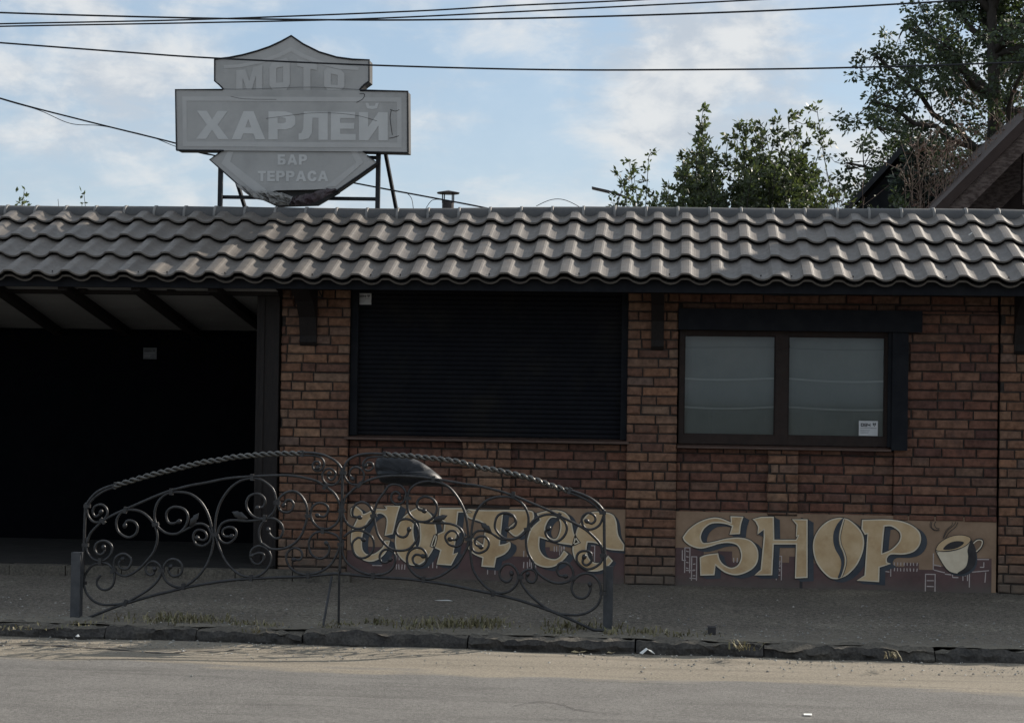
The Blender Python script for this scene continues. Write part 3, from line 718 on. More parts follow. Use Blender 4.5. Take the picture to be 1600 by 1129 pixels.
ch = windows(-2.31, -2.22, .05, .2, 4, 2)+windows(-2.05, -1.95, .06, .16, 3, 1)+tower(-1.56, -1.50, .05, .2)+windows(-1.28, -1.15, .08, .26, 4, 2)+tower(-1.2, -1.17, .2, .3)+windows(-1.03, -.93, .22, .30, 5, 1)+tower(-.98, -.95, .2, .3)+tower(-.75, -.7, .16, .3)+[[(-1.22, .12), (-1.22, .26), (-1.19, .3)], [(-2.5, .1), (-2.42, .1)], [(-1.88, .1), (-1.8, .1)]]
ml = mural(-2.712, -.457, .592, sk(-2.71, -.46, [.33, .3, .2, .25, .28, .2, .2, .26, .3, .24, .2, .22, .2, .25, .22]), ch)

def letter(name, parent, ox, oy, s, loops, shift=(9, 5), smooth=True, extra=None, fill='lettertan'):
    b = MB()
    lps = [lp[1] if isinstance(lp, tuple) else spline(lp, 4, True) for lp in loops]
    conv = lambda p: (lambda q: (q.x, q.z))(P(ox+p[0]/s, oy+p[1]/s, MY))
    lw = [[conv(p) for p in lp] for lp in lps]
    d0 = conv((0, 0)); d1 = conv((shift[0]*s, shift[1]*s)); dx, dz = d1[0]-d0[0], d1[1]-d0[1]
    b.use('slate')
    for k in range(1, 6):
        t = k/5; b.poly([[(p[0]+dx*t, p[1]+dz*t) for p in lp] for lp in lw], lambda u, v, d: (u, MY-.0032-.0003*(5-k), v))
    b.use(fill); b.poly(lw, lambda u, v, d: (u, MY-.0058, v))
    for i, lp in enumerate(lw):
        ar = sum(lp[j][0]*lp[(j+1) % len(lp)][1]-lp[(j+1) % len(lp)][0]*lp[j][1] for j in range(len(lp)))
        sg = 1 if (ar > 0) == (i == 0) else -1
        b.use('cream'); b.ribbon(lp, .011, lambda u, v, d: (u, MY-.0068, v), True, inside=sg*.006)
        b.use('ink'); b.ribbon(lp, .006, lambda u, v, d: (u, MY-.0076, v), True, inside=-sg*.002)
    if extra:
        for mname, pts, w, y in extra:
            b.use(mname); pw = [conv(p) for p in spline(pts, 4)]
            if w: b.ribbon(pw, w, lambda u, v, d: (u, MY-y, v), False)
            else: b.poly([[conv(p) for p in spline(pts, 4, True)]], lambda u, v, d: (u, MY-y, v))
    return b.build(name, parent)
def sharp(pts, corners=()):
    """closed outline: true corners at the given indices, smooth between them"""
    k = len(pts); cs = sorted(corners); out = []
    for a, i in enumerate(cs):
        j = cs[(a+1) % len(cs)]
        if j <= i: j += k
        seg = [pts[q % k] for q in range(i, j+1)]
        out += [seg[0]] if len(seg) == 2 else spline(seg, 4)[:-1]
    return ('done', out)
SH = (1050, 790, 6.154); OP = (1230, 790, 6.4); KK = (530, 780, 5.926); GG = (740, 730, 6.667)
S_ = [(100, 300), (160, 220), (260, 150), (380, 110), (470, 115), (565, 155), (560, 95), (690, 100), (665, 180), (655, 270), (550, 275), (575, 195), (520, 175), (440, 165), (370, 175), (310, 220), (280, 290), (295, 345), (340, 350), (420, 335), (520, 310), (640, 300), (740, 320), (800, 370), (830, 440), (825, 530), (780, 600), (690, 650), (600, 665), (510, 640), (440, 590), (420, 570), (410, 665), (270, 670), (265, 490), (330, 465), (445, 450), (460, 510), (500, 560), (570, 590), (630, 565), (660, 500), (655, 430), (620, 375), (540, 355), (450, 365), (370, 390), (280, 410), (190, 390), (120, 340)]
letter('painted_letter', mr, *SH, [sharp(S_, (0, 5, 6, 7, 9, 10, 11, 31, 32, 33, 34, 36))])
H_ = [(770, 125), (860, 100), (980, 100), (985, 320), (1190, 320), (1212, 285), (1190, 300), (1195, 180), (1150, 125), (1305, 125), (1305, 690), (1180, 695), (1190, 370), (980, 370), (965, 665), (790, 665), (850, 610), (880, 300), (880, 230), (820, 275), (825, 200), (800, 150)]
letter('painted_letter', mr, *SH, [sharp(H_, range(22))])
O_ = [(510, 115), (420, 140), (330, 210), (270, 310), (255, 420), (280, 540), (340, 640), (420, 715), (480, 730), (520, 725), (600, 690), (690, 600), (750, 480), (770, 370), (755, 280), (700, 200), (620, 135), (560, 118)]
crease = [(550, 125), (500, 180), (465, 260), (460, 350), (480, 430), (520, 500), (540, 560), (530, 640), (505, 715), (535, 705), (562, 620), (572, 540), (555, 460), (525, 390), (515, 310), (530, 220), (565, 132)]
letter('painted_bean', mr, *OP, [O_], extra=[('slate', crease, 0, .0082), ('cream', [(566, 130), (540, 220), (525, 310), (537, 390), (566, 460), (585, 540), (572, 620), (540, 710)], .008, .0088), ('ink', [(575, 130), (550, 220), (534, 310), (546, 390), (576, 460), (595, 540), (582, 620), (552, 705)], .004, .0092)])
P_ = [(745, 135), (960, 130), (1100, 140), (1220, 175), (1310, 240), (1340, 320), (1320, 400), (1260, 460), (1160, 485), (1040, 485), (1000, 520), (1000, 560), (1040, 575), (925, 615), (920, 760), (690, 745), (770, 690), (800, 280), (775, 290), (740, 230)]
letter('painted_letter', mr, *OP, [sharp(P_, (0, 11, 12, 13, 14, 15, 16, 17, 18, 19)), sharp([(975, 205), (1040, 205), (1110, 250), (1130, 300), (1110, 360), (1040, 430), (950, 470), (960, 340)], (0, 6))])
C_ = [(110, 80), (160, 60), (215, 105), (232, 130), (330, 85), (430, 85), (410, 55), (570, 55), (540, 150), (500, 320), (420, 335), (440, 200), (420, 150), (370, 130), (300, 170), (250, 240), (220, 330), (215, 430), (232, 480), (270, 505), (330, 495), (400, 440), (420, 375), (475, 375), (440, 480), (370, 550), (280, 575), (190, 540), (130, 470), (108, 380), (118, 280), (150, 210), (162, 170), (112, 150)]
letter('painted_letter', ml, *KK, [sharp(C_, (6, 7, 9, 10, 22, 23))])
o_ = [(722, 75), (640, 120), (570, 190), (530, 290), (515, 400), (540, 500), (600, 570), (680, 610), (770, 590), (850, 500), (900, 390), (905, 280), (870, 160), (800, 90)]
letter('painted_letter', ml, *KK, [o_, [(700, 210), (690, 300), (705, 390), (722, 450), (745, 390), (748, 300), (735, 210)]])
F1 = [(930, 75), (1165, 75), (1230, 120), (1105, 120), (1090, 250), (1130, 300), (1090, 330), (1060, 500), (1105, 485), (1040, 610), (900, 600), (935, 470), (845, 430), (880, 330), (965, 290), (975, 210), (920, 170)]
letter('painted_letter', ml, *KK, [sharp(F1, range(17))])
F2 = [(-90, 425), (130, 440), (560, 440), (632, 490), (610, 580), (540, 645), (440, 720), (340, 640), (430, 565), (420, 500), (310, 480), (275, 800), (330, 790), (380, 770), (385, 830), (330, 900), (240, 940), (220, 1040), (80, 1030), (90, 940), (0, 900), (-60, 830), (-40, 720), (100, 800), (120, 600), (60, 560), (-60, 520)]
letter('painted_letter', ml, *GG, [sharp(F2, (0, 7, 8, 10, 11, 16, 17, 18, 19, 23, 24))])
E1 = [(560, 740), (600, 630), (690, 545), (655, 475), (750, 450), (860, 440), (960, 470), (1020, 560), (1050, 690), (1110, 780), (1040, 810), (900, 790), (790, 760), (690, 730), (690, 840), (740, 920), (830, 950), (890, 930), (940, 855), (990, 900), (930, 970), (840, 1030), (740, 1040), (640, 1000), (580, 920), (550, 830)]
letter('painted_letter', ml, *GG, [sharp(E1, (2, 3, 9, 10, 13, 18, 19)), [(820, 520), (890, 545), (900, 640), (860, 735), (790, 720), (748, 655), (770, 570)]])
E2 = [(1060, 700), (1090, 610), (1190, 480), (1300, 455), (1440, 480), (1490, 560), (1510, 700), (1572, 800), (1568, 868), (1390, 850), (1280, 790), (1190, 780), (1180, 860), (1210, 950), (1280, 990), (1360, 960), (1400, 910), (1455, 970), (1390, 1040), (1290, 1080), (1170, 1070), (1080, 1000), (1035, 900), (1030, 820)]
letter('painted_letter', ml, *GG, [sharp(E2, (0, 7, 8, 11, 16, 17))], shift=(5, 4))
# the steaming cup
CU = (1400, 780, 6.27)
body = [(388, 500), (470, 510), (560, 500), (650, 470), (735, 395), (765, 470), (775, 590), (740, 670), (650, 722), (540, 710), (480, 660), (430, 580)]
letter('painted_cup', mr, *CU, [sharp(body, (0, 4))], shift=(3, 4), fill='cream', extra=[
 ('ink', [(735, 400), (770, 470), (778, 590), (745, 672), (660, 722), (600, 718), (680, 660), (705, 570), (700, 490)], 0, .0080),
 ('lettertan', [(386, 492), (410, 440), (470, 390), (560, 355), (660, 350), (725, 375), (715, 420), (650, 465), (550, 492), (440, 502)], 0, .0084),
 ('ink', [(460, 485), (510, 430), (590, 405), (665, 418), (620, 462), (540, 487)], 0, .0090),
 ('ink', [(386, 492), (410, 440), (470, 390), (560, 352), (660, 347), (728, 375), (715, 422), (650, 468), (550, 496), (440, 506), (388, 494)], .005, .0094),
 ('ink', [(755, 425), (790, 392), (835, 390), (850, 420), (830, 470), (785, 515)], .016, .0080), ('cream', [(757, 428), (792, 398), (832, 397), (844, 420), (826, 466), (784, 508)], .008, .0086),
 ('ink', [(480, 385), (520, 320), (580, 270), (605, 222)], .005, .0082), ('ink', [(466, 378), (500, 305), (560, 255), (585, 218)], .005, .0082), ('ink', [(458, 380), (490, 300), (545, 250), (548, 220)], .004, .0082),
 ('ink', [(425, 300), (385, 302), (345, 265), (352, 215)], .005, .0082), ('ink', [(425, 282), (395, 278), (375, 245), (390, 212)], .005, .0082), ('ink', [(420, 290), (375, 300), (333, 262), (338, 214)], .004, .0082)])

# ------------------------------------------------------------------ wrought iron railing
RYP = -3.05
A_, B_, C2_, D_, E_, F_, G_, H2_ = (120, 700, 7.0545), (120, 830, 7.0545), (320, 700, 7.0545), (320, 830, 7.0545), (520, 700, 7.0545), (520, 830, 7.0545), (740, 730, 6.667), (740, 840, 6.667)
def tr(*segs):
    out = []
    for (ox, oy, s), pts in segs: out += [(ox+x/s, oy+y/s) for x, y in pts]
    return out
rail = empty('wrought_iron_railing', (P(535, 850, RYP).x, RYP, 0), 'arched wrought iron railing of scrollwork with twisted top bars and two short posts', 'railing')
def rod(name, pts, parent, r=.0085, ball=False, y=RYP, sub=4):
    w = [P(p[0], p[1], y) for p in spline(pts, sub)]
    b = mb('iron'); k = len(w); rr = [r]*k
    b.tube(w, rr, 7)
    if ball:
        for s_, e in ((ball in (1, 3), 0), (ball in (2, 3), -1)):
            if s_:
                p = w[e]; q = w[1] if e == 0 else w[-2]; d = (p-q).normalized()
                b.tube([p-d*.012, p-d*.004, p+d*.006, p+d*.016, p+d*.022], [.008, .0135, .0155, .0125, .004], 8)
    return b.build(name, parent, smooth=True)
def twisted(pts, parent):
    w = [P(p[0], p[1], RYP) for p in spline(pts, 8)]
    # resample evenly
    L = [0.]
    for i in range(1, len(w)): L.append(L[-1]+(w[i]-w[i-1]).length)
    n = int(L[-1]/.0065); out = []; j = 0
    for i in range(n+1):
        s = L[-1]*i/n
        while j < len(L)-2 and L[j+1] < s: j += 1
        out.append(w[j]+(w[j+1]-w[j])*((s-L[j])/max(1e-9, L[j+1]-L[j])))
    b = mb('wornbar')
    for ph in (0, math.pi):
        st = []
        for i, p in enumerate(out):
            t = (out[min(i+1, n)]-out[max(i-1, 0)]).normalized(); nn = Vector((0, 1, 0)); bb = t.cross(nn).normalized()
            a = ph+2*math.pi*(L[-1]*i/n)/.098
            st.append(p+nn*(.0105*math.cos(a))+bb*(.0105*math.sin(a)))
        b.tube(st, .0098, 7)
    return b.build('twisted_bar', parent, smooth=True)
def collar(p, parent, ang=0., w=.022, h=.042):
    c = P(p[0], p[1], RYP); b = mb('iron'); d = Vector((math.cos(ang), 0, math.sin(ang)))
    b.bar(c-d*h/2, c+d*h/2, w, w*1.15, up=(0, 1, 0)); return b.build('collar', parent)
def leaf(p0, p1, wid, parent):
    a, e = P(*p0, RYP-.004), P(*p1, RYP-.004); d = e-a; s = Vector((-d.z, 0, d.x)).normalized(); b = mb('iron')
    prf = [(0, .1), (.2, .55), (.45, 1), (.6, .7), (.7, .85), (.85, .45), (1, .04)]
    vs = []
    for t, q in prf:
        for k in (-1, 0, 1): vs.append(a+d*t+s*(k*q*wid)+Vector((0, -.010*(1-abs(k)) - .012*math.sin(t*3), 0)))
    b.add(vs, [(i*3+k, i*3+k+1, i*3+k+4, i*3+k+3) for i in range(len(prf)-1) for k in (0, 1)])
    vs2 = [Vector(v)+Vector((0, .004, 0)) for v in vs]
    b.add(vs2, [(i*3+k+3, i*3+k+4, i*3+k+1, i*3+k) for i in range(len(prf)-1) for k in (0, 1)])
    return b.build('leaf', parent, smooth=True)
# left panel ---------------------------------------------------------------
pl = rod('panel', tr((A_, [(105, 600), (95, 660), (88, 800), (80, 1050)]), (B_, [(72, 300), (66, 560)])), rail, .010)
rod('arch_bar', tr((A_, [(105, 640), (125, 590), (200, 500), (300, 440), (420, 402)])), pl, .0085)
rod('arch_bar', tr((A_, [(130, 640), (150, 590), (215, 525), (310, 465), (425, 425)])), pl, .0085)
twisted(tr((A_, [(415, 413), (600, 358), (850, 285), (1140, 215), (1400, 152)]), (C2_, [(150, 130), (300, 100), (600, 72), (800, 60), (1075, 58)])), pl)
rod('arch_bar', tr((C2_, [(1070, 48), (1190, 52), (1310, 75), (1430, 135), (1500, 210), (1522, 280)])), pl, .0085)
rod('scroll', tr((C2_, [(1070, 80), (1200, 80), (1280, 105), (1315, 160), (1303, 220), (1250, 250), (1205, 235), (1187, 190), (1212, 150), (1255, 150), (1270, 190), (1250, 210)])), pl, .0075, 2)
rod('scroll', tr((C2_, [(1520, 250), (1490, 340), (1440, 395), (1370, 405), (1310, 360), (1295, 290), (1330, 235), (1390, 225), (1440, 270), (1430, 325), (1390, 350), (1355, 320), (1368, 285)])), pl, .0075, 2)
rod('scroll', tr((A_, [(110, 1040), (150, 940), (210, 870), (285, 800), (400, 735), (530, 675), (700, 600), (900, 515), (1040, 465), (1250, 410)]), (C2_, [(0, 382), (250, 332), (520, 310), (800, 298), (960, 302), (1100, 325), (1230, 360), (1330, 420), (1420, 490), (1470, 570), (1492, 650), (1480, 780), (1430, 850), (1350, 890), (1270, 880), (1200, 820), (1168, 740), (1180, 660), (1230, 610), (1300, 605), (1355, 645), (1355, 710), (1310, 755), (1250, 742)])), pl, .0085, 2)
rod('scroll', tr((B_, [(120, 60), (104, 150), (112, 220), (160, 290), (240, 325), (320, 305), (380, 240), (388, 170), (350, 120), (285, 102), (220, 130), (197, 190), (220, 240), (265, 255), (303, 225), (298, 180)])), pl, .0085, 2)
rod('scroll', tr((A_, [(108, 620), (120, 730), (170, 800), (230, 815), (290, 790), (333, 730), (330, 670), (290, 627), (245, 622), (195, 645), (175, 700), (200, 750), (240, 738), (262, 708)])), pl, .0080, 2)
rod('scroll', tr((A_, [(532, 845), (550, 803), (590, 795), (640, 815), (670, 870), (650, 940), (590, 980), (530, 972), (460, 920), (435, 840), (450, 760), (500, 700), (560, 677), (640, 680), (720, 705), (800, 770), (860, 860), (888, 960), (880, 1050)]), (B_, [(878, 140), (850, 220), (790, 300), (700, 400), (600, 468), (520, 490), (440, 455), (408, 390), (420, 300), (470, 255), (530, 247), (590, 290), (600, 340), (570, 400), (520, 415), (470, 390), (465, 345), (500, 308)])), pl, .0085, 3)
rod('scroll', tr((B_, [(265, 480), (228, 530), (225, 590), (270, 635), (330, 640), (390, 600), (415, 520), (410, 450), (380, 390), (330, 352), (265, 342), (180, 370), (120, 430), (85, 500), (78, 590), (110, 680), (180, 760), (270, 800), (380, 805), (530, 785), (650, 725), (780, 645), (870, 565), (920, 490), (935, 430), (910, 370), (850, 330), (790, 347), (757, 400), (775, 460), (820, 480), (853, 455), (858, 420)])), pl, .0085, 2)
rod('scroll', tr((A_, [(1120, 808), (1060, 828), (1010, 815), (985, 750), (1000, 690), (1050, 652), (1110, 647), (1180, 670), (1222, 730), (1222, 800), (1190, 870), (1130, 930), (1060, 945), (980, 930), (900, 870), (862, 790), (860, 700), (890, 600), (960, 520), (1040, 487), (1130, 482), (1250, 503), (1350, 572), (1420, 670), (1465, 780), (1492, 900), (1505, 1000)]), (B_, [(1505, 120), (1480, 250), (1430, 370), (1350, 480), (1260, 560), (1170, 608), (1080, 605), (1000, 560), (957, 490), (952, 410), (990, 335), (1060, 302), (1130, 330), (1163, 390), (1150, 460), (1090, 493), (1040, 480), (1012, 430), (1028, 395)])), pl, .0085, 3)
rod('scroll', tr((A_, [(1130, 932), (1250, 870), (1310, 837), (1380, 832), (1440, 862), (1475, 920), (1480, 980), (1460, 1030), (1410, 1068), (1360, 1073), (1310, 1050), (1282, 980), (1300, 920), (1350, 897), (1410, 920), (1433, 970), (1410, 1008), (1370, 1010), (1333, 990)])), pl, .0080, 2)
leaf(*tr((A_, [(1245, 865), (1345, 712)])), .022, pl)
rod('scroll', tr((C2_, [(590, 655), (640, 645), (665, 600), (655, 550), (610, 508), (550, 502), (490, 530), (460, 590), (465, 660), (510, 730), (580, 770), (650, 775), (700, 758), (760, 700), (785, 620), (782, 550), (755, 460), (700, 400), (620, 347), (540, 330), (460, 338), (370, 370), (270, 450), (180, 580), (130, 720), (112, 850), (110, 950)]), (D_, [(128, 80), (160, 180), (220, 310), (300, 410), (390, 475), (480, 500), (570, 495), (650, 450), (715, 370), (730, 290), (700, 210), (640, 167), (580, 162), (520, 200), (502, 270), (530, 340), (590, 360), (640, 322), (652, 262), (620, 237), (570, 242), (525, 262)])), pl, .0085, 3)
rod('scroll', tr((C2_, [(140, 950), (155, 885), (190, 830), (260, 797), (350, 792), (450, 800), (550, 795), (650, 780), (720, 767), (780, 782), (840, 830), (862, 890), (852, 950), (820, 988), (765, 990), (718, 950), (703, 905)])), pl, .0085, 2)
rod('scroll', tr((C2_, [(665, 778), (612, 860), (597, 950), (620, 1040)]), (D_, [(640, 135), (720, 187), (800, 195), (900, 178), (1000, 120), (1070, 30)]), (C2_, [(1095, 880), (1122, 800), (1130, 720), (1123, 640), (1090, 562), (1030, 493), (960, 472), (890, 492), (830, 540), (807, 605), (830, 680), (890, 708), (950, 690), (980, 622), (950, 572), (905, 572), (872, 620)])), pl, .0085, 2)
rod('scroll', tr((C2_, [(140, 940), (160, 1000), (210, 1040), (270, 1040), (330, 990), (350, 930), (320, 880), (260, 868), (205, 892), (195, 942), (230, 972), (290, 970)])), pl, .0080, 2)
rod('scroll', tr((D_, [(1498, 110), (1460, 50), (1400, 20), (1300, 0), (1210, 20), (1155, 90), (1150, 180), (1185, 260), (1270, 300), (1350, 262), (1375, 185), (1345, 135)])), pl, .0080, 2)
rod('scroll', tr((D_, [(1500, 100), (1480, 190), (1440, 280), (1390, 360), (1300, 430), (1150, 473), (1020, 455), (930, 380), (897, 290), (920, 222), (980, 180), (1050, 202), (1075, 260), (1050, 308), (990, 310)])), pl, .0080, 2)
rod('bottom_bar', tr((B_, [(60, 975), (200, 920), (400, 840), (540, 792), (800, 715), (1000, 665), (1200, 617)]), (D_, [(0, 577), (250, 540), (500, 520), (800, 505), (1100, 495), (1300, 475), (1440, 463)])), pl, .0095)
for c, a in ((tr((A_, [(115, 635)]))[0], 0), (tr((A_, [(95, 1065)]))[0], 0), (tr((B_, [(70, 565)]))[0], 0), (tr((A_, [(535, 680)]))[0], 1.4), (tr((A_, [(1042, 478)]))[0], 1.57), (tr((A_, [(868, 838)]))[0], .3), (tr((A_, [(285, 800)]))[0], -.8), (tr((B_, [(258, 330)]))[0], 1.57),
             (tr((B_, [(405, 430)]))[0], .5), (tr((B_, [(935, 428)]))[0], 0), (tr((B_, [(535, 785)]))[0], 1.2), (tr((B_, [(1175, 605)]))[0], 1.57), (tr((C2_, [(108, 948)]))[0], 0), (tr((C2_, [(522, 318)]))[0], 1.57), (tr((C2_, [(660, 770)]))[0], 1.5), (tr((C2_, [(795, 600)]))[0], 0),
             (tr((C2_, [(1140, 745)]))[0], 0), (tr((C2_, [(1300, 905)]))[0], 1.57), (tr((C2_, [(1330, 420)]))[0], .9), (tr((C2_, [(1075, 58)]))[0], 1.57), (tr((A_, [(420, 412)]))[0], 1.2), (tr((D_, [(510, 510)]))[0], 1.57), (tr((D_, [(1140, 484)]))[0], 1.57)):
    collar(c, pl, a)
leaf(*tr((C2_, [(470, 775), (300, 700)])), .026, pl)
# right panel ----------------------------------------------------------------
pr_ = rod('panel', tr((G_, [(1355, 440), (1360, 520), (1362, 700)]), (H2_, [(1366, 300), (1366, 585)])), rail, .010)
rod('arch_bar', tr((E_, [(118, 300), (130, 200), (180, 125), (270, 78), (400, 58), (570, 62)])), pr_, .0085)
twisted(tr((E_, [(565, 72), (800, 82), (1000, 102), (1200, 122), (1400, 152)]), (G_, [(60, 0), (200, 20), (350, 53), (500, 88), (650, 130), (800, 185), (985, 243)])), pr_)
rod('arch_bar', tr((G_, [(1000, 235), (1100, 268), (1200, 310), (1290, 375), (1350, 445)])), pr_, .0085)
rod('arch_bar', tr((G_, [(980, 255), (1080, 290), (1180, 338), (1270, 400), (1325, 470)])), pr_, .0085)
rod('scroll', tr((E_, [(570, 90), (450, 95), (375, 112), (332, 170), (350, 230), (400, 247), (445, 212), (432, 165), (385, 155), (365, 185)])), pr_, .0075, 2)
rod('scroll', tr((E_, [(120, 260), (140, 330), (190, 385), (260, 402), (322, 370), (345, 310), (322, 242), (260, 207), (203, 230), (185, 290), (212, 330)])), pr_, .0075, 2)
rod('scroll', tr((E_, [(290, 760), (232, 750), (217, 690), (250, 622), (320, 592), (390, 620), (435, 690), (440, 760), (400, 830), (320, 878), (240, 878), (160, 830), (117, 740), (112, 650), (140, 545), (200, 480), (290, 405), (400, 350), (550, 312), (750, 304), (950, 316), (1110, 336), (1300, 366), (1480, 398)]), (G_, [(0, 182), (200, 226), (410, 290), (600, 368), (750, 432), (900, 503), (1050, 580), (1160, 642), (1250, 720), (1318, 800), (1345, 890), (1335, 970), (1285, 1025), (1190, 1060), (1110, 1020), (1072, 955), (1092, 890), (1150, 867), (1212, 882), (1233, 935), (1220, 988), (1172, 1018), (1135, 985), (1150, 935)])), pr_, .0085, 3)
rod('scroll', tr((F_, [(120, 60), (190, 5), (280, -15), (370, 12), (440, 75), (452, 180), (400, 262), (320, 293), (250, 262), (217, 185), (222, 115), (280, 67), (330, 85)])), pr_, .0080, 2)
rod('scroll', tr((F_, [(112, 90), (108, 180), (112, 250), (160, 345), (280, 432), (430, 475), (580, 460), (660, 400), (690, 310), (670, 232), (610, 197), (550, 212), (517, 270), (535, 330), (590, 340), (628, 312)])), pr_, .0080, 2)
rod('scroll', tr((E_, [(738, 540), (735, 500), (690, 477), (652, 510), (645, 570), (690, 613), (750, 610), (792, 565), (805, 490), (760, 420), (690, 397), (620, 412), (570, 480), (505, 570), (468, 660), (455, 750), (470, 850), (500, 955), (560, 1045)]), (F_, [(545, 105), (620, 180), (720, 210), (830, 195), (900, 130), (938, 60), (945, 10), (925, -60)]), (E_, [(878, 800), (800, 777), (730, 802), (692, 880), (712, 950), (770, 980), (818, 958), (838, 900)])), pr_, .0085, 3)
rod('scroll', tr((E_, [(1000, 688), (950, 670), (927, 620), (950, 562), (1010, 532), (1090, 552), (1140, 612), (1145, 690), (1100, 768), (1020, 808), (930, 798), (852, 730), (822, 640), (835, 490), (882, 420), (960, 377), (1070, 362), (1170, 377), (1270, 422), (1360, 522), (1430, 642), (1470, 762), (1490, 900), (1495, 1000)]), (F_, [(1492, 150), (1400, 320), (1300, 415), (1180, 490), (1050, 523), (930, 490), (850, 410), (817, 310), (842, 222), (910, 177), (990, 192), (1033, 260), (1020, 340), (960, 378), (900, 350), (882, 290), (920, 252), (988, 268)])), pr_, .0085, 3)
rod('scroll', tr((E_, [(930, 800), (1050, 822), (1200, 822), (1320, 838), (1400, 880), (1440, 950), (1430, 1030), (1380, 1078), (1300, 1068), (1252, 1020), (1242, 960), (1290, 912), (1350, 917), (1383, 970), (1350, 1008), (1300, 1003)])), pr_, .0080, 2)
leaf(*tr((E_, [(1100, 805), (1265, 738)])), .022, pr_)
rod('scroll', tr((G_, [(360, 640), (420, 618), (443, 560), (400, 492), (320, 472), (252, 502), (222, 580), (232, 650), (300, 725), (390, 748), (480, 720), (548, 660), (570, 590), (567, 490), (520, 392), (430, 322), (320, 302), (200, 317), (110, 362), (40, 442), (0, 540), (-20, 660)]), (H2_, [(-32, 110), (-25, 230), (0, 340), (70, 450), (170, 540), (270, 573), (370, 555), (440, 490), (468, 400), (430, 312), (370, 272), (312, 287), (272, 350), (283, 420), (340, 458), (388, 430), (395, 375)])), pr_, .0085, 3)
rod('scroll', tr((H2_, [(950, 398), (892, 388), (867, 330), (892, 267), (960, 257), (1018, 302), (1038, 380), (1010, 438), (930, 468), (830, 463), (720, 408), (640, 325)]), (G_, [(615, 980), (570, 895), (548, 800), (553, 700), (592, 592), (650, 532), (740, 492), (840, 492), (920, 532), (968, 602), (963, 680), (910, 748), (840, 773), (772, 730), (747, 670), (775, 640)])), pr_, .0085, 3)
rod('scroll', tr((G_, [(-22, 760), (-20, 830), (15, 878), (70, 888), (138, 850), (160, 780), (122, 722), (60, 717), (17, 750), (22, 800), (70, 825)])), pr_, .0080, 2)
rod('scroll', tr((G_, [(-25, 740), (20, 672), (90, 657), (180, 680), (270, 738), (350, 748)])), pr_, .0080)
leaf(*tr((G_, [(190, 680), (75, 570)])), .022, pr_)
rod('scroll', tr((H2_, [(560, 382), (552, 420), (580, 458), (630, 458), (658, 400), (630, 342), (570, 327), (512, 360), (488, 410), (500, 470), (560, 562), (650, 650), (760, 730), (880, 783), (1000, 800), (1100, 798), (1200, 768), (1288, 700), (1328, 600), (1320, 500), (1288, 430), (1220, 377), (1140, 372), (1070, 410), (1030, 470), (1022, 540), (1060, 608), (1130, 628), (1188, 600), (1218, 532), (1213, 492)])), pr_, .0085, 3)
rod('scroll', tr((G_, [(1355, 500), (1310, 600), (1230, 643), (1160, 628), (1127, 560), (1142, 502), (1200, 472), (1258, 502), (1268, 550), (1230, 583), (1185, 562)])), pr_, .0080, 2)
rod('bottom_bar', tr((F_, [(10, 463), (200, 475), (450, 500), (800, 520), (1000, 545), (1250, 580)]), (H2_, [(0, 540), (250, 590), (500, 655), (750, 740), (950, 820), (1150, 910), (1250, 955), (1370, 962)])), pr_, .0095)
for c, a in ((tr((E_, [(570, 70)]))[0], 1.57), (tr((E_, [(295, 400)]))[0], .9), (tr((E_, [(1110, 340)]))[0], 1.57), (tr((E_, [(450, 740)]))[0], .2), (tr((E_, [(825, 550)]))[0], 0), (tr((E_, [(1495, 1000)]))[0], 0), (tr((G_, [(415, 285)]))[0], 1.57), (tr((G_, [(560, 640)]))[0], .2), (tr((G_, [(890, 505)]))[0], 1.2),
             (tr((G_, [(1345, 470)]))[0], 0), (tr((G_, [(1350, 915)]))[0], 0), (tr((H2_, [(1345, 575)]))[0], 0), (tr((H2_, [(485, 408)]))[0], 0), (tr((H2_, [(1035, 420)]))[0], .3), (tr((H2_, [(200, 575)]))[0], 1.57), (tr((F_, [(445, 490)]))[0], 1.57), (tr((F_, [(1000, 530)]))[0], 1.57), (tr((G_, [(1000, 242)]))[0], 1.2)):
    collar(c, pr_, a)
# shared middle upright, collars, posts and props
rod('middle_upright', [(535.5, 732), (534, 800), (532, 860), (531, 897)], rail, .010)
collar((536, 738), rail); collar((534, 797), rail); collar((532.5, 850), rail)
def post(px, py_top, py_bot, w):
    p = G(px, py_bot); top = P(px, py_top, p.y).z; b = mb('post')
    b.box(p.x-w/2, p.x+w/2, p.y-w/2, p.y+w/2, -.05, top); o = b.build('post', rail)
    b = mb('dust'); n = 14; rr = [U(.10, .16) for _ in range(n)]
    vs = [(p.x, p.y, .022)]+[(p.x+rr[i]*1.3*math.cos(2*math.pi*i/n), p.y+rr[i]*.7*math.sin(2*math.pi*i/n), -.004) for i in range(n)]
    b.add(vs, [(0, 1+i, 1+(i+1) % n) for i in range(n)]); b.build('footing', rail, smooth=True); return o
post(119, 862, 966, .062); post(949.5, 884, 984, .060)
for (a, ya), (c, yc) in (((518.5, 900), (503, 981)), ((530, 897), (529, 975))):
    g = G(c, yc); t = P(a, ya, RYP); b = mb('iron'); b.tube([t, g-Vector((0, 0, .03))], .0085, 6); b.build('prop', rail)
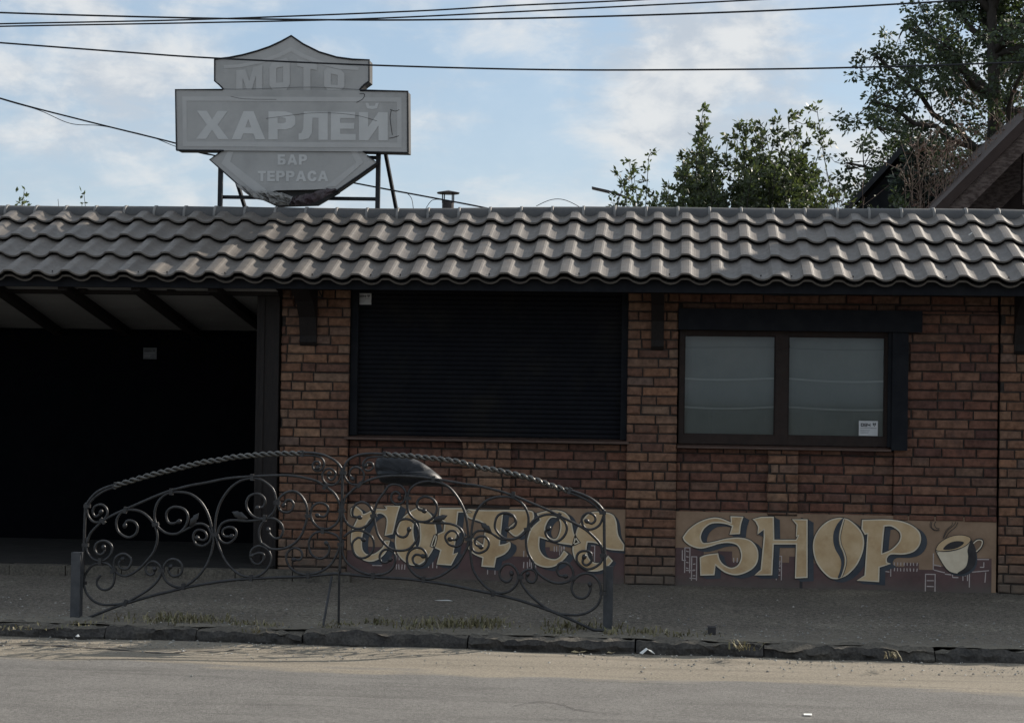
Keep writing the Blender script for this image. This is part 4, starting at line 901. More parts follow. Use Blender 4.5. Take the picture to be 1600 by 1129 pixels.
# black lump pushed between the upper bars
YB = -2.93
out = spline([(589, 716), (604, 711), (632, 712), (655, 720), (676, 734), (691, 748), (688, 757), (660, 759), (626, 757), (598, 754), (590, 744), (586, 730)], 5, True)
cx = sum(p[0] for p in out)/len(out); cy = sum(p[1] for p in out)/len(out); b = mb('bag'); k = len(out); rings = []
for s, d in ((.05, -.085), (.45, -.075), (.75, -.055), (.92, -.03), (1, 0), (.92, .03), (.7, .055), (.05, .07)):
    for i, p in enumerate(out):
        q = P(cx+(p[0]-cx)*s, cy+(p[1]-cy)*s, YB); rings.append((q.x, YB+d*(.75+.5*(p[1] > cy))+.006*math.sin(i*1.3+s*9), q.z))
b.add(rings, [(j*k+i, j*k+(i+1) % k, (j+1)*k+(i+1) % k, (j+1)*k+i) for j in range(7) for i in range(k)]+[tuple(range(k))[::-1], tuple(range(7*k, 8*k))])
tag(b.build('black_bag', smooth=True), 'black tapering bag wedged between the upper bars of the railing', 'bag')

# ------------------------------------------------------------------ roof sign
SY = 1.06; ST = .17
sg = empty('bar_sign', (P(457, 320, SY).x, SY, 2.8), 'haze-paled grey shield and bar shaped sign with white Cyrillic lettering on dark steel legs', 'sign')
SO = (240, 30, 3.636)
def fs(Y): return lambda u, v, d: (lambda q: (q.x, Y+d, q.z))(P(SO[0]+u/SO[2], SO[1]+v/SO[2], SY))
top = [(347, 228), (430, 219), (510, 203), (590, 181), (660, 157), (725, 127), (782, 95), (850, 142), (940, 187), (1040, 217), (1130, 229), (1225, 232), (1225, 355), (1200, 372), (1182, 390), (1172, 404), (400, 402), (375, 375), (347, 352)]
b = mb('signface'); b.poly([top], fs(SY), depth=ST, side='signedge'); tp = b.build('upper_panel', sg)
bar = [(127, 402), (395, 402), (1175, 406), (1445, 412), (1447, 760), (1190, 754), (400, 748), (133, 746)]
b = mb('signface'); b.poly([bar], fs(SY-.012), depth=ST, side='signedge'); bp_ = b.build('middle_panel', sg)
low = [(405, 748), (380, 755), (318, 798), (380, 852), (470, 932), (540, 985), (600, 1018), (650, 985), (700, 972), (900, 968), (1000, 962), (1040, 975), (1150, 900), (1270, 815), (1215, 775), (1192, 755)]
b = mb('signface'); b.poly([low], fs(SY+.003), depth=ST*.9, side='signedge'); lp_ = b.build('lower_panel', sg)
# dark trims along the top edges
def trim(pts, Y, parent, m='signedge', w=.018):
    b = mb(m); b.ribbon([(p[0], p[1]) for p in pts], w*3.636*175, fs(Y), closed=False) if False else None
    f = fs(Y); b.tube([f(p[0], p[1], 0) for p in pts], w/2, 5); return b.build('edge_trim', parent)
trim(top[:13], SY-.004, tp, 'steel', .016); trim([top[0], top[-1], top[-2], top[-3]], SY-.004, tp, 'steel', .014); trim(top[12:16], SY-.004, tp, 'steel', .02)
trim([bar[7], bar[0], bar[1]], SY-.016, bp_, 'steel', .014); trim([bar[2], bar[3], bar[4]], SY-.016, bp_, 'steel', .018); trim([bar[4], bar[5]], SY-.016, bp_, 'steel', .012); trim([bar[7], bar[6]], SY-.016, bp_, 'steel', .016)
trim(low[1:7], SY-.001, lp_, 'steel', .012); trim(low[11:15], SY-.001, lp_, 'steel', .016)
# lighter borders
b = mb('signborder'); b.poly([[(165, 440), (1410, 446), (1411, 732), (168, 724)], [(190, 466), (1384, 472), (1385, 703), (192, 696)]], fs(SY-.0145)); b.build('border', bp_)
b = mb('signborder'); b.poly([[(420, 752), (455, 752), (435, 810), (640, 968), (600, 1005), (385, 820)]], fs(SY-.0005)); b.build('border', lp_)
b = mb('signborder'); b.poly([[(1120, 752), (1160, 752), (1190, 815), (1035, 950), (970, 955), (1150, 815)]], fs(SY-.0005)); b.build('border', lp_)
b = mb('signborder'); b.poly([[(400, 262), (480, 258), (600, 235), (700, 200), (782, 158), (860, 202), (960, 240), (1080, 265), (1165, 272), (1165, 290), (1060, 285), (940, 258), (840, 218), (782, 185), (720, 215), (610, 252), (490, 276), (400, 280)]], fs(SY-.0025)); b.build('border', tp)
GL = {
 'Х': [[(0, 0), (.32, 0), (.52, .33), (.72, 0), (1.05, 0), (.70, .51), (1.02, 1), (.70, 1), (.52, .70), (.35, 1), (.03, 1), (.35, .51)]],
 'А': [[(0, 0), (.30, 0), (.37, .2), (.70, .2), (.77, 0), (1.08, 0), (.70, 1), (.38, 1)], [(.44, .42), (.63, .42), (.535, .72)]],
 'Р': [[(0, 0), (.3, 0), (.3, .36), (.55, .36), (.75, .42), (.87, .55), (.87, .80), (.75, .94), (.55, 1), (0, 1)], [(.3, .58), (.48, .58), (.56, .62), (.56, .74), (.48, .78), (.3, .78)]],
 'Л': [[(0, 0), (.14, 0), (.32, .05), (.43, .25), (.45, .78), (.64, .78), (.64, 0), (.94, 0), (.94, 1), (.17, 1), (.15, .4), (.09, .24), (0, .22)]],
 'Е': [[(0, 0), (.8, 0), (.8, .22), (.3, .22), (.3, .40), (.75, .40), (.75, .61), (.3, .61), (.3, .78), (.78, .78), (.78, 1), (0, 1)]],
 'И': [[(0, 0), (.3, 0), (.63, .52), (.63, 0), (.93, 0), (.93, 1), (.63, 1), (.30, .48), (.30, 1), (0, 1)]],
 'Б': [[(0, 0), (.55, 0), (.75, .06), (.85, .2), (.85, .42), (.75, .56), (.55, .61), (.3, .61), (.3, .78), (.78, .78), (.78, 1), (0, 1)], [(.3, .2), (.46, .2), (.55, .25), (.55, .36), (.46, .41), (.3, .41)]],
 'Т': [[(.27, 0), (.57, 0), (.57, .77), (.84, .77), (.84, 1), (0, 1), (0, .77), (.27, .77)]],
 'М': [[(0, 0), (.27, 0), (.27, .6), (.45, 0), (.65, 0), (.83, .6), (.83, 0), (1.1, 0), (1.1, 1), (.72, 1), (.55, .42), (.38, 1), (0, 1)]],
 'О': [[(0, .18), (.14, 0), (.72, 0), (.86, .18), (.86, .82), (.72, 1), (.14, 1), (0, .82)], [(.29, .25), (.57, .25), (.57, .75), (.29, .75)]],
 'С': [[(.92, .36), (.86, .12), (.7, .0), (.42, -.02), (.15, .1), (0, .35), (0, .65), (.15, .9), (.42, 1.02), (.7, 1), (.86, .86), (.92, .64), (.62, .62), (.58, .74), (.46, .79), (.35, .72), (.30, .5), (.35, .27), (.46, .21), (.58, .27), (.62, .39)]],
}
GW = {k: max(p[0] for p in v[0]) for k, v in GL.items()}
def word(txt, x0, x1, y0, y1, Y, parent, gap=.10, topf=None, m='signletter', skew=0.):
    tot = sum(GW[c] for c in txt)+gap*(len(txt)-1); s = (x1-x0)/tot; x = x0; f = fs(Y)
    for c in txt:
        lps = []
        for lp in GL[c]:
            q = []
            for u, v in lp:
                xx = x+u*s; yt = topf(xx) if topf else y0
                q.append((xx, y1+(yt-y1)*v+skew*(xx-x0)))
            lps.append(q)
        b = mb(m); b.poly(lps, f); b.build('letter', parent); x += (GW[c]+gap)*s
word('ХАРЛЕИ', 243, 1332, 522, 682, SY-.0148, bp_, skew=.008)
b = mb('signletter'); b.poly([[(1205, 478), (1222, 478), (1228, 494), (1258, 494), (1264, 478), (1281, 478), (1272, 508), (1244, 514), (1214, 508)]], fs(SY-.0148)); b.build('letter', bp_)
word('БАР', 705, 872, 769, 828, SY-.0008, lp_, gap=.16); word('ТЕРРАСА', 592, 993, 862, 921, SY-.0008, lp_, gap=.12)
word('МОТО', 470, 1085, 250, 404, SY-.0045, tp, gap=.30, m='signborder', topf=lambda x: 290-max(0, 75-abs(x-775)*.28))
# cracks in the vinyl
for pts in ([(1352, 520), (1345, 560), (1352, 620), (1358, 660)], [(1345, 515), (1375, 524), (1398, 516)], [(1340, 678), (1370, 672), (1395, 664)], [(1172, 425), (1200, 428), (1190, 455), (1155, 475)], [(640, 566), (780, 548), (900, 535), (1040, 536), (1170, 552), (1270, 580)], [(395, 398), (470, 400), (640, 396), (900, 388), (1170, 402)], [(440, 440), (520, 455), (700, 458)]):
    b = mb('ink' if pts[0][0] > 1100 else 'signedge'); b.ribbon(spline(pts, 4), 3.2 if pts[0][0] > 1100 else 2.2, fs(SY-.0155), closed=False); b.build('crack', bp_)
# torn, folded vinyl at the foot of the shield
b = mb('signedge'); b.poly([[(560, 1000), (640, 962), (1000, 962), (1045, 978), (920, 1052), (690, 1060)]], fs(SY+.08), depth=.06); b.build('open_bottom', lp_)
f = fs(SY-.03)
def crumple(pts_top, pts_bot, m):
    b = mb(m); n = 14; vs = []
    for j in range(5):
        for i in range(n+1):
            t = i/n; k = t*(len(pts_top)-1); a = int(min(k, len(pts_top)-2)); q = k-a
            tp_ = [pts_top[a][x]+(pts_top[a+1][x]-pts_top[a][x])*q for x in (0, 1)]; bt = [pts_bot[a][x]+(pts_bot[a+1][x]-pts_bot[a][x])*q for x in (0, 1)]
            s = j/4; p = f(tp_[0]+(bt[0]-tp_[0])*s, tp_[1]+(bt[1]-tp_[1])*s, 0)
            vs.append((p[0]+U(-.006, .006), p[1]-.05*math.sin(s*2.5)+U(-.022, .022)+.02*math.sin(i*2.1), p[2]+U(-.006, .006)))
    b.add(vs, [(j*(n+1)+i, (j+1)*(n+1)+i, (j+1)*(n+1)+i+1, j*(n+1)+i+1) for j in range(4) for i in range(n)]); b.build('torn_vinyl', lp_)
crumple([(470, 935), (600, 990), (680, 1000), (785, 1040)], [(560, 1015), (640, 1040), (700, 1058), (780, 1062)], 'torn')
crumple([(590, 972), (650, 978), (720, 985), (800, 1012)], [(640, 1010), (700, 1025), (760, 1035), (790, 1045)], 'torn')
crumple([(785, 1020), (860, 1000), (960, 968), (1040, 962)], [(785, 1060), (860, 1060), (930, 1045), (1050, 980)], 'torn_red')
# legs, braces, cross bars
def zroof(y): return RZ+(2.5-RZ)*(y-RY)/(2.75-RY)
f = fs(SY+.10)
for u in (368, 1268):
    b = mb('steel'); p = Vector(f(u, 700, 0)); b.box(p.x-.019, p.x+.019, p.y-.02, p.y+.02, zroof(p.y)-.03, p.z); b.build('leg', sg)
for (u0, v0), u1 in (((440, 880), 487), ((1300, 740), 1350)):
    p = Vector(f(u0, v0, 0))+Vector((0, .05, 0)); q = Vector(f(u1, 1075, 0)); q.y = SY+.75; q.z = zroof(q.y)-.02; q.x += .02
    b = mb('steel'); b.bar(p, q, .028, .028); b.build('brace', sg)
b = mb('steel'); a, c = Vector(f(350, 1000, 0)), Vector(f(1270, 1012, 0)); b.bar(a+Vector((0, .045, 0)), c+Vector((0, .045, 0)), .03, .03); b.build('cross_bar', sg)
b = mb('steel'); a = Vector(f(368, 762, 0)); c = Vector(f(1268, 775, 0)); b.bar(a+Vector((0, .045, 0)), c+Vector((0, .045, 0)), .03, .03); b.build('cross_bar', sg)

# ------------------------------------------------------------------ overhead wires
def wire(pts, Y, r, label, group='overhead wires'):
    w = [P(p[0], p[1], Y+(p[2] if len(p) > 2 else 0)) for p in spline([p if len(p) > 2 else (p[0], p[1], 0) for p in pts], 8)]
    b = mb('wire'); b.tube(w, r, 5); return tag(b.build('overhead_wire', smooth=True), label, 'wire', group)
wire([(-700, -3), (-200, 12), (0, 20), (200, 26), (400, 30), (640, 31.5), (900, 27), (1200, 17), (1430, 5), (1700, -12), (2200, -50)], -4.0, .0056, 'overhead wire running level then rising to the big tree at the top right')
wire([(-700, 62), (-200, 44), (0, 37.5), (300, 31), (640, 18), (800, 9), (1000, 0), (1400, -22), (2000, -60)], -4.3, .0048, 'topmost overhead wire, leaving the photo first above the clouds')
wire([(-700, 60), (-200, 47), (0, 41.5), (300, 36), (560, 30), (800, 19), (1000, 9), (1180, 0), (1500, -18), (2100, -60)], -4.15, .0048, 'overhead wire lying just under the topmost one')
wire([(-700, 18), (-200, 52), (0, 67), (200, 82), (335, 91), (580, 102), (850, 109), (1100, 109), (1320, 106), (1600, 97), (2200, 70)], -3.6, .0056, 'long sagging wire crossing in front of the roof sign')
cb = wire([(-600, -10), (-200, 90), (0, 153.5), (130, 188), (275, 224), (335, 243), (580, 291), (660, 306), (745, 322), (800, 334)], 1.35, .0075, 'thick black cable sloping down behind the sign to the roof', 'cables to the roof')
wire([(-600, -6), (-200, 92), (0, 154.5), (60, 172), (110, 193), (160, 197), (230, 212), (275, 229), (320, 241), (340, 243)], 1.40, .0034, 'thin slack wire looping below the thick cable left of the sign', 'cables to the roof')
b = mb('wire'); a0 = P(635, 301, 1.35); a1 = P(646, 327, 1.3); b.tube(spline([tuple(a0), tuple(P(643, 310, 1.33)), tuple(a1)], 6), .003, 5); setp(b.build('drop_wire', smooth=True), cb)
b = mb('wire'); a0 = P(690, 312, 1.35); b.tube(spline([tuple(a0), tuple(P(675, 313, 1.33)), tuple(P(664, 328, 1.3))], 6), .003, 5); setp(b.build('drop_wire', smooth=True), cb)

# ------------------------------------------------------------------ houses behind
hs = empty('gable_house', (5.3, 5, 0), 'weathered wooden gable with broad brown roof edge rising out of frame at the right', 'house')
HY = 3.0
r0, r1 = P(1440, 345, HY), P(1600, 185, HY); dirn = (r1-r0); dirn.y = 0; dirn.normalize(); r0 -= dirn*1.4; apex = r0+dirn*3.7
nrm = Vector((-dirn.z, 0, dirn.x))
def slab(b, a, c, off0, off1, y0, y1):
    q = [a+nrm*off0, c+nrm*off0, c+nrm*off1, a+nrm*off1]
    vs = [(p.x, y0, p.z) for p in q]+[(p.x, y1, p.z) for p in q]
    b.add(vs, [(0, 1, 2, 3), (7, 6, 5, 4), (0, 4, 5, 1), (1, 5, 6, 2), (2, 6, 7, 3), (3, 7, 4, 0)])
b = mb('houseroof'); slab(b, r0, apex, -.085, 0, HY, HY+7); o = b.build('roof', hs)
b = mb('houseroof'); rr = Vector((apex.x*2-r0.x, HY, r0.z)); d2 = (rr-apex).normalized(); n2 = Vector((-d2.z, 0, d2.x)); q = [apex, rr, rr-n2*.085, apex-n2*.085]
vs = [(p.x, HY, p.z) for p in q]+[(p.x, HY+7, p.z) for p in q]; b.add(vs, [(0, 1, 2, 3), (7, 6, 5, 4), (0, 4, 5, 1), (1, 5, 6, 2), (2, 6, 7, 3), (3, 7, 4, 0)]); b.build('roof', hs)
b = mb('housewood'); slab(b, r0, apex, -.225, -.087, HY+.03, HY+.07); b.build('bargeboard', hs)
b = mb('housedark'); slab(b, r0, apex, -.125, -.089, HY+.072, HY+.95); b.build('soffit', hs)
k0, k1 = P(1545, 345, HY+.5), P(1640, 250, HY+.5)
b = mb('housewood'); dd = (k1-k0).normalized(); nn = Vector((-dd.z, 0, dd.x)); q = [k0-dd*1.2, k1+dd*3, k1+dd*3+nn*.36, k0-dd*1.2+nn*.36]
vs = [(p.x, HY+.5, p.z) for p in q]+[(p.x, HY+.56, p.z) for p in q]; b.add(vs, [(0, 1, 2, 3), (7, 6, 5, 4), (0, 4, 5, 1), (1, 5, 6, 2), (2, 6, 7, 3), (3, 7, 4, 0)]); b.build('brace_board', hs)
p = P(1604, 240, HY+.3); b = mb('housewood'); b.box(p.x-.04, p.x+.04, HY+.26, HY+.34, p.z-.5, p.z+.42); b.build('king_post', hs)
b = mb('housedark'); vs = [(r0.x+.5, HY+.96, 0), (rr.x-.5, HY+.96, 0), (rr.x-.5, HY+.96, r0.z+.35), (apex.x, HY+.96, apex.z-.15), (r0.x+.5, HY+.96, r0.z+.35)]
vs += [(x, HY+6.5, z) for x, y, z in vs]; b.add(vs, [(0, 1, 2, 3, 4), (9, 8, 7, 6, 5), (0, 5, 6, 1), (1, 6, 7, 2), (4, 9, 5, 0), (2, 7, 8, 3), (3, 8, 9, 4)]); b.build('wall', hs)
fh = empty('dark_house', (4.0, 8, 0), 'dark steep roofed house half hidden behind the shrubs below the big tree', 'house')
FY = 7.5; a0, a1 = P(1322, 322, FY), P(1377, 262, FY); dd = (a1-a0).normalized(); e0 = a0-dd*1.0; ap = a0+dd*.95; e1 = Vector((2*ap.x-e0.x, FY, e0.z))
b = mb('farroof'); vs = [(e0.x, FY-.3, e0.z), (ap.x, FY-.3, ap.z), (e1.x, FY-.3, e1.z)]; vs += [(x, FY+5, z) for x, y, z in vs]+[(x, FY-.3, z-.09) for x, y, z in vs]+[(x, FY+5, z-.09) for x, y, z in vs]
b.add(vs, [(0, 1, 4, 3), (1, 2, 5, 4), (9, 10, 7, 6), (10, 11, 8, 7), (6, 7, 1, 0), (7, 8, 2, 1), (0, 3, 9, 6), (2, 8, 11, 5)]); b.build('roof', fh)
b = mb('farroof'); vs = [(e0.x+.25, FY, 0), (e1.x-.25, FY, 0), (e1.x-.25, FY, e0.z+.1), (ap.x, FY, ap.z-.15), (e0.x+.25, FY, e0.z+.1)]; vs += [(x, FY+4.8, z) for x, y, z in vs]
b.add(vs, [(0, 1, 2, 3, 4), (9, 8, 7, 6, 5), (0, 5, 6, 1), (1, 6, 7, 2), (4, 9, 5, 0), (2, 7, 8, 3), (3, 8, 9, 4)]); b.build('wall', fh)

# street lamp far behind
LY = 30.; h = P(938, 296, LY); lamp = empty('street_lamp', (P(992, 300, LY).x, LY, 0), 'slim grey street lamp head showing above the roof left of the shrubs', 'street lamp')
pb = P(992, 318, LY)
b = mb('oldmetal'); b.tube(spline([(pb.x, LY, 0), (pb.x, LY, pb.z-.6), (pb.x-.02, LY, pb.z), tuple(P(970, 305, LY)), tuple(P(950, 299, LY))], 5), .03, 6); b.build('pole', lamp, smooth=True)
b = mb('oldmetal'); a, c = P(925, 293.5, LY), P(952, 300, LY); d = c-a; s = Vector((0, .12, 0)); u = Vector((0, 0, .035))
vs = [a-s+u*.6, a+s+u*.6, c+s*.5+u, c-s*.5+u, a-s-u*.9, a+s-u*.9, c+s*.5-u, c-s*.5-u]; b.add(vs, [(0, 1, 2, 3), (7, 6, 5, 4), (0, 4, 5, 1), (1, 5, 6, 2), (2, 6, 7, 3), (3, 7, 4, 0)]); b.build('lamp_head', lamp)

# ------------------------------------------------------------------ trees and shrubs
random.seed(21)
def leafq(b, p, d, l, w):
    d = d.normalized(); s = d.cross(Vector((U(-1, 1), U(-1, 1), U(-1, 1))))
    s = s.normalized() if s.length > .05 else d.orthogonal().normalized(); n = d.cross(s)
    m = p+d*l*.5-n*l*.06
    b.add([p, m+s*w, p+d*l-n*l*.12, m-s*w], [(0, 1, 2, 3)])
def rv(): 
    while True:
        v = Vector((U(-1, 1), U(-1, 1), U(-1, 1)))
        if .05 < v.length < 1: return v.normalized()
# big tree: limbs carry clumps of leaves
TY = 12.; tb = P(1548, 330, TY); tree = empty('broadleaf_tree', (tb.x, TY, 0), 'tall dark broadleaf tree with lacy crown filling the upper right corner', 'tree')
tb = Vector((tb.x, TY, 0)); wood = mb('bark'); lf = mb('leafd')
trunk = [tb, tb+Vector((.05, 0, 2)), tb+Vector((-.02, 0, 4)), tb+Vector((.06, .1, 5.6)), tb+Vector((.0, .1, 7.4)), tb+Vector((.1, 0, 9.2))]
tp2 = [Vector(q) for q in spline([tuple(t) for t in trunk], 6)]
wood.tube(tp2, [.2-.17*i/(len(tp2)-1) for i in range(len(tp2))], 8)
def crown_r(z): return 2.55*math.sqrt(max(0, 1-((z-5.4)/3.0)**2)) if z < 5.4 else max(.5, 2.55-.66*(z-5.4))
limbs = []
for i in range(46):
    z = U(3.4, 8.6); base = min(tp2, key=lambda q: abs(q.z-z)); a = i*2.39996+U(-.3, .3)
    el = U(.15, .85) if z < 7 else U(.5, 1.2)
    dr = Vector((math.cos(a)*math.cos(el), math.sin(a)*math.cos(el), math.sin(el)))
    L = (2.85-.20*abs(z-5.2))*U(.75, 1.08); pts = [base]
    for k in range(1, 8):
        t = k/7; pts.append(base+dr*L*t+Vector((U(-.1, .1), U(-.1, .1), U(-.08, .08)+.35*t*t*math.sin(el+.4)-.35*t*t*(z < 4.6))))
    far = max(1, sum(math.hypot(q.x-tb.x, q.y-tb.y) < crown_r(q.z)*1.0 or k_ < 2 for k_, q in enumerate(pts)))
    if far > 2: wood.tube(pts[:far], [.055*(1-.8*k/7)+.004 for k in range(far)], 5)
    limbs.append(pts[:max(far, 2)]+pts[max(far, 2)-1:max(far, 2)]*(8-max(far, 2)))
clumps = []
for pts in limbs:
    for k in range(2, 8):
        for j in range(4 if k > 3 else 2):
            c = pts[k]+rv()*U(.15, .62); clumps.append((pts[k], c))
for base, c in clumps:
    if math.hypot(c.x-tb.x-.12, c.y-tb.y) > crown_r(c.z)*U(.9, 1.08): continue
    midp = (base+c)/2+rv()*.06; wood.tube([base, midp, c], [.011, .008, .004], 4, False)
    for j in range(3):
        t = c+rv()*U(.12, .3); wood.tube([c, t], [.005, .003], 3, False)
        for q in range(26):
            v = rv(); v.z = v.z*.7; leafq(lf, t+v*U(.01, .125), v+Vector((0, 0, -.2)), U(.05, .088), U(.016, .028))
wood.build('trunk', tree, smooth=True); lf.build('crown', tree)

# upright leafy shrubs behind the ridge
def shrub(px, ptop, spread_px, nst, Y, label, lean=0., dens=1.0, mleaf='leafs', low=2.7):
    bpt = P(px, 330, Y); topz = P(px, ptop, Y).z; sc = FPX/(Y+14.77)
    o = empty('shrub', (bpt.x, Y, 0), label, 'shrub', 'shrubs behind the roof'); st = mb('bark'); lf = mb(mleaf)
    for i in range(nst):
        x0 = bpt.x+random.gauss(0, .12); ang = U(-1, 1); tx = bpt.x+ang*spread_px*1.35/sc+lean; ht = topz-(topz-low)*(.45*ang*ang+U(0, .42)) if i else topz
        ty = Y+U(-.6, .6); pts = []; bow = U(-.30, .30)
        for k in range(9):
            t = k/8; pts.append(Vector((x0+(tx-x0)*t**1.6+bow*math.sin(math.pi*t)+U(-.04, .04), Y+(ty-Y)*t+U(-.04, .04), ht*(t-.02*(t > .9)*abs(ang)))))
        pts = [Vector(q) for q in spline([tuple(p) for p in pts], 5)]
        n = len(pts); st.tube(pts, [.017*(1-t/n)+.003 for t in range(n)], 4, False)
        for k, p in enumerate(pts):
            if p.z < low: continue
            tt = k/n
            for j in range(int(4*dens)):
                dv = Vector((U(-1, 1), U(-1, 1), U(-.2, 1.0))).normalized(); leafq(lf, p+dv*.02, dv, U(.04, .075), U(.010, .018))
            for tw in range(2 if tt < .95 else 1):
                if random.random() > .62*dens: continue
                dv = Vector((U(-1, 1), U(-1, 1), U(-.1, 1.1))).normalized(); L = U(.12, .52)*(1.22-tt); e = p+dv*L+Vector((0, 0, U(-.06, .06)))
                mid = (p+e)/2+rv()*.03; st.tube([p, mid, e], [.005, .0035, .002], 3, False)
                for j in range(int(15*dens)):
                    f_ = U(.2, 1.06); q = p+(e-p)*f_+(mid-(p+e)/2)*(4*f_*(1-f_)); leafq(lf, q+rv()*.02, dv*.6+rv(), U(.038, .075), U(.010, .018))
    st.build('stem', o); lf.build('foliage', o); return o
shrub(990, 234, 34, 12, 3.5, 'thin leafy shrub next to the street lamp, leftmost above the ridge', -.02, .9)
shrub(1042, 278, 44, 16, 3.4, 'low bushy shrub filling the gap between the thin leftmost shrub and the spire', 0, 1.1)
shrub(1092, 186, 30, 18, 3.7, 'bushy green shrub with a narrow spire behind the ridge right of the street lamp', 0, 1.15)
shrub(1165, 190, 54, 30, 3.5, 'widest leafy green shrub in the middle of the row behind the ridge', 0, 1.15)
shrub(1222, 176, 36, 20, 3.9, 'tall leafy shrub behind the ridge, between the widest shrub and the leaning one', .02, 1.1)
shrub(1252, 158, 26, 12, 3.6, 'tallest loose shrub leaning out towards the big tree', .16, .95)
shrub(1205, 255, 62, 28, 3.3, 'low dense green shrub right behind the ridge in front of the taller ones', 0, 1.2)
shrub(1105, 262, 66, 24, 3.25, 'low dense shrub in front of the spired one, close behind the ridge', 0, 1.2)
shrub(1395, 308, 75, 18, 3.2, 'low yellow-green shrub peeping over the ridge below the dark house', 0, .9)
def sapling(px, ptop, Y, label, nleaf, nst=3, sp=.09):
    bpt = P(px, 330, Y); topz = P(px, ptop, Y).z
    o = empty('sapling', (bpt.x, Y, 0), label, 'sapling'); st = mb('bark'); lf = mb('leafs')
    for i in range(nst):
        pts = [Vector((bpt.x+U(-sp, sp)*t*1.2+(.25*(1-t)), Y, topz*(1-.03*i)*t)) for t in (0, .3, .6, .8, .9, 1)]
        st.tube(pts, [.02, .015, .01, .007, .005, .003], 4, False)
        for j in range(nleaf):
            p = pts[-1]+Vector((U(-sp, sp), U(-sp, sp), -U(0, .35))); leafq(lf, p, rv(), U(.05, .08), U(.012, .02))
    st.build('stem', o); lf.build('foliage', o)
sapling(30, 296, 5.5, 'small leafy treetop poking over the ridge at the far left', 34, 3, .08)
sapling(130, 300, 5.5, 'pale sprig poking over the ridge between the left treetop and the sign', 12, 2, .05)
sapling(98, 311, 5.7, 'tiny tuft of leaves barely clearing the ridge near the pale sprig', 10, 2, .07)
# bare twiggy bush in front of the big tree
def twiggy(px0, px1, Y, n, label, tops, mleaf, nl, w=.007, spread=.35):
    o = empty('bare_bush', (P((px0+px1)/2, 330, Y).x, Y, 0), label, 'bush'); st = mb('twig'); lf = mb(mleaf)
    for i in range(n):
        px = U(px0, px1); b0 = P(px, 330, Y); f_ = (px-px0)/(px1-px0); top = tops[0]+(tops[1]-tops[0])*f_+U(0, 70)
        zt = P(px, top, Y).z; pts = [Vector((b0.x+U(-.1, .1), Y+U(-.3, .3), .0))]
        yy = pts[0].y; dx = U(-spread, spread)
        for k in range(1, 8): pts.append(Vector((pts[0].x+dx*(k/7)**2+U(-.035, .035), yy+U(-.04, .04), zt*k/7)))
        st.tube(pts, [w*(1.6-1.3*k/7) for k in range(8)], 4, False)
        for k in range(4, 8):
            for j in range(4):
                p = pts[k]+(pts[k-1]-pts[k])*random.random(); d = Vector((U(-1, 1), U(-.6, .6), U(.2, 1.2))).normalized(); L = U(.12, .4); e = p+d*L
                st.tube([p, (p+e)/2+rv()*.02, e], [w*.5, w*.4, w*.25], 3, False)
                for q in range(nl): leafq(lf, p+d*L*U(.3, 1), rv(), U(.04, .075), U(.007, .014))
    st.build('stem', o); lf.build('foliage', o)
twiggy(1405, 1620, 5.4, 40, 'reddish half bare twiggy bush between the big tree and the wooden gable', (215, 120), 'leafr', 5, .008)
twiggy(1302, 1335, 3.8, 5, 'bare grey sapling twigs standing between the shrubs and the dark house', (215, 250), 'leafs', 1, .005, .15)
# dark conifer at the foot of the big tree
cy_ = 6.6; cb0 = P(1440, 330, cy_); o = empty('conifer', (cb0.x, cy_, 0), 'dense dark bluish conifer in front of the dark house below the big tree', 'tree'); st = mb('bark'); lf = mb('leafc')
st.tube([(cb0.x, cy_, 0), (cb0.x, cy_, 3), (cb0.x, cy_, 4.5)], [.1, .07, .01], 6)
for i in range(170):
    z = U(2.2, 4.45); rad = min(.52, (4.75-z)*.42)*U(.5, 1.05); a = U(0, 6.28); d = Vector((math.cos(a), math.sin(a), U(-.1, .45))); p = Vector((cb0.x, cy_, z)); e = p+d*rad
    st.tube([p, e], [.012, .003], 3, False)
    for j in range(46): leafq(lf, p+(e-p)*U(.3, 1.08)+rv()*U(0, .11), d+rv()*.9, U(.06, .12), U(.008, .014))
st.build('trunk', o); lf.build('crown', o)

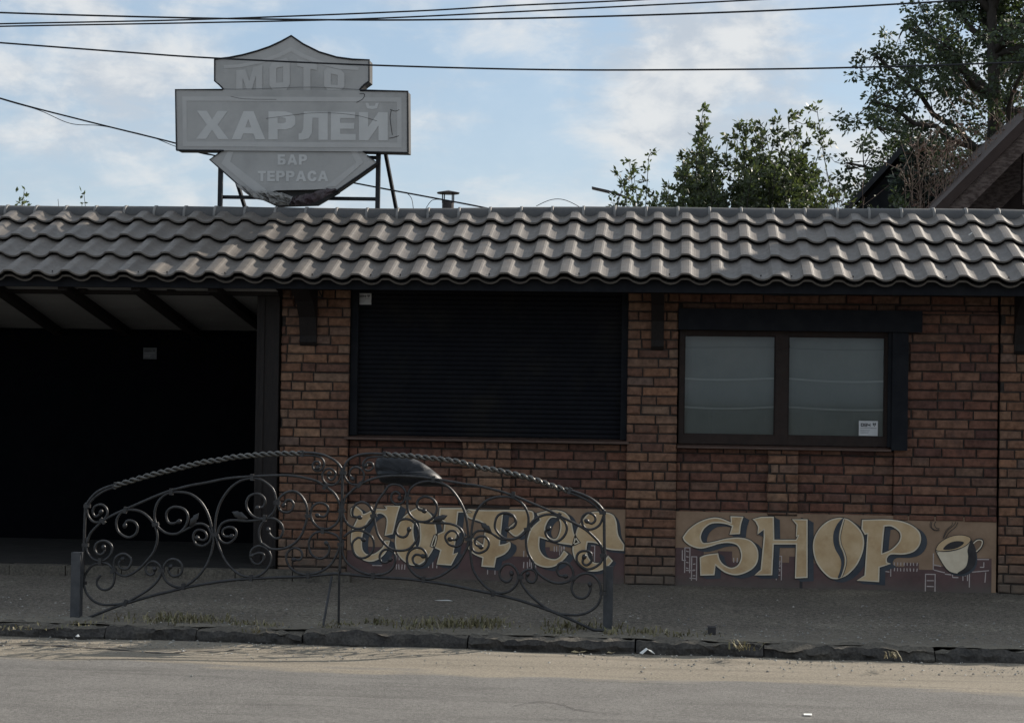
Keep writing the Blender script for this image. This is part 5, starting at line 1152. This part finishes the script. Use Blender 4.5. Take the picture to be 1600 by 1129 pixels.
# ------------------------------------------------------------------ litter
def scrap(name, px, py, z, pts, label, cat, m, s=1.):
    c = G(px, py, z); b = mb(m); k = len(pts); b.add([(c.x+x*s, c.y+y*s, z+h*s) for x, y, h in pts], [(0, i, i+1) for i in range(1, k-1)])
    b.add([(c.x+x*s, c.y+y*s, z+h*s-.0015) for x, y, h in pts], [(0, i+1, i) for i in range(1, k-1)]); return tag(b.build(name), label, cat)
scrap('paper_scrap', 1012, 1021, -.052, [(0, 0, .028), (-.03, -.02, .002), (-.05, .01, .004), (-.01, .02, .035), (.02, .0, .012), (.045, -.015, .003), (.02, .03, .02)], 'crumpled white paper scrap lying in the gutter right of the railing', 'paper', 'white')
scrap('fallen_leaf', 905, 1019, -.056, [(0, 0, .004), (-.03, .01, .012), (-.05, .0, .004), (-.02, -.02, .003), (.03, -.015, .008), (.05, .005, .014), (.02, .015, .01)], 'curled dry yellow leaf in the gutter under the right railing post', 'leaf', 'fallen')
scrap('fallen_leaf', 956, 1020, -.056, [(0, 0, .004), (-.02, .012, .01), (-.03, .0, .004), (0, -.015, .003), (.025, .0, .012)], 'small dry leaf in the gutter between the bigger leaf and the paper scrap', 'leaf', 'fallen')
scrap('paper_scrap', 692, 938, .012, [(-.08, 0, .003), (-.03, -.012, .004), (.03, -.02, .006), (.09, -.01, .003), (.05, .015, .008), (-.04, .012, .005)], 'flat torn strip of pale paper on the pavement behind the railing', 'paper', 'white', .8)
scrap('paper_scrap', 1262, 1116, -.058, [(-.02, -.02, .002), (.02, -.018, .002), (.022, .02, .004), (-.018, .022, .003)], 'small square white scrap alone on the asphalt near the bottom edge', 'paper', 'white')
scrap('paper_scrap', 557, 1006, -.056, [(-.03, -.01, .002), (.02, -.012, .003), (.03, .01, .008), (-.02, .012, .004)], 'little pale scrap lying in the gutter below the middle of the railing', 'paper', 'white', .8)
b = mb('white'); c = G(122, 996, -.055); 
for _ in range(1): pebble(b, (c.x, c.y, -.045), .018)
tag(b.build('white_pebble'), 'white rounded pebble in the gutter below the left railing post', 'pebble')
b = mb('ink'); c = G(1112, 990); b.box(c.x-.022, c.x+.022, c.y-.02, c.y+.02, .005, .045); 
b.v = [(x+U(-.006, .006), y+U(-.006, .006), z+U(-.005, .005)) for x, y, z in b.v]; tag(b.build('stone_chunk'), 'dark broken chunk of stone on the pavement among weeds right of the railing', 'stone')
c = P(1516, 366, 0); s = (366, ); b = mb('white'); yy = .17; zz = EZ+PT*(yy-EY)+.085; c = P(1516, 366, yy); b.bar(c+Vector((-.012, 0, -.006)), c+Vector((.014, 0, .012)), .012, .008); tag(b.build('paper_scrap'), 'tiny white scrap lying on the roof tiles at the right end', 'paper')
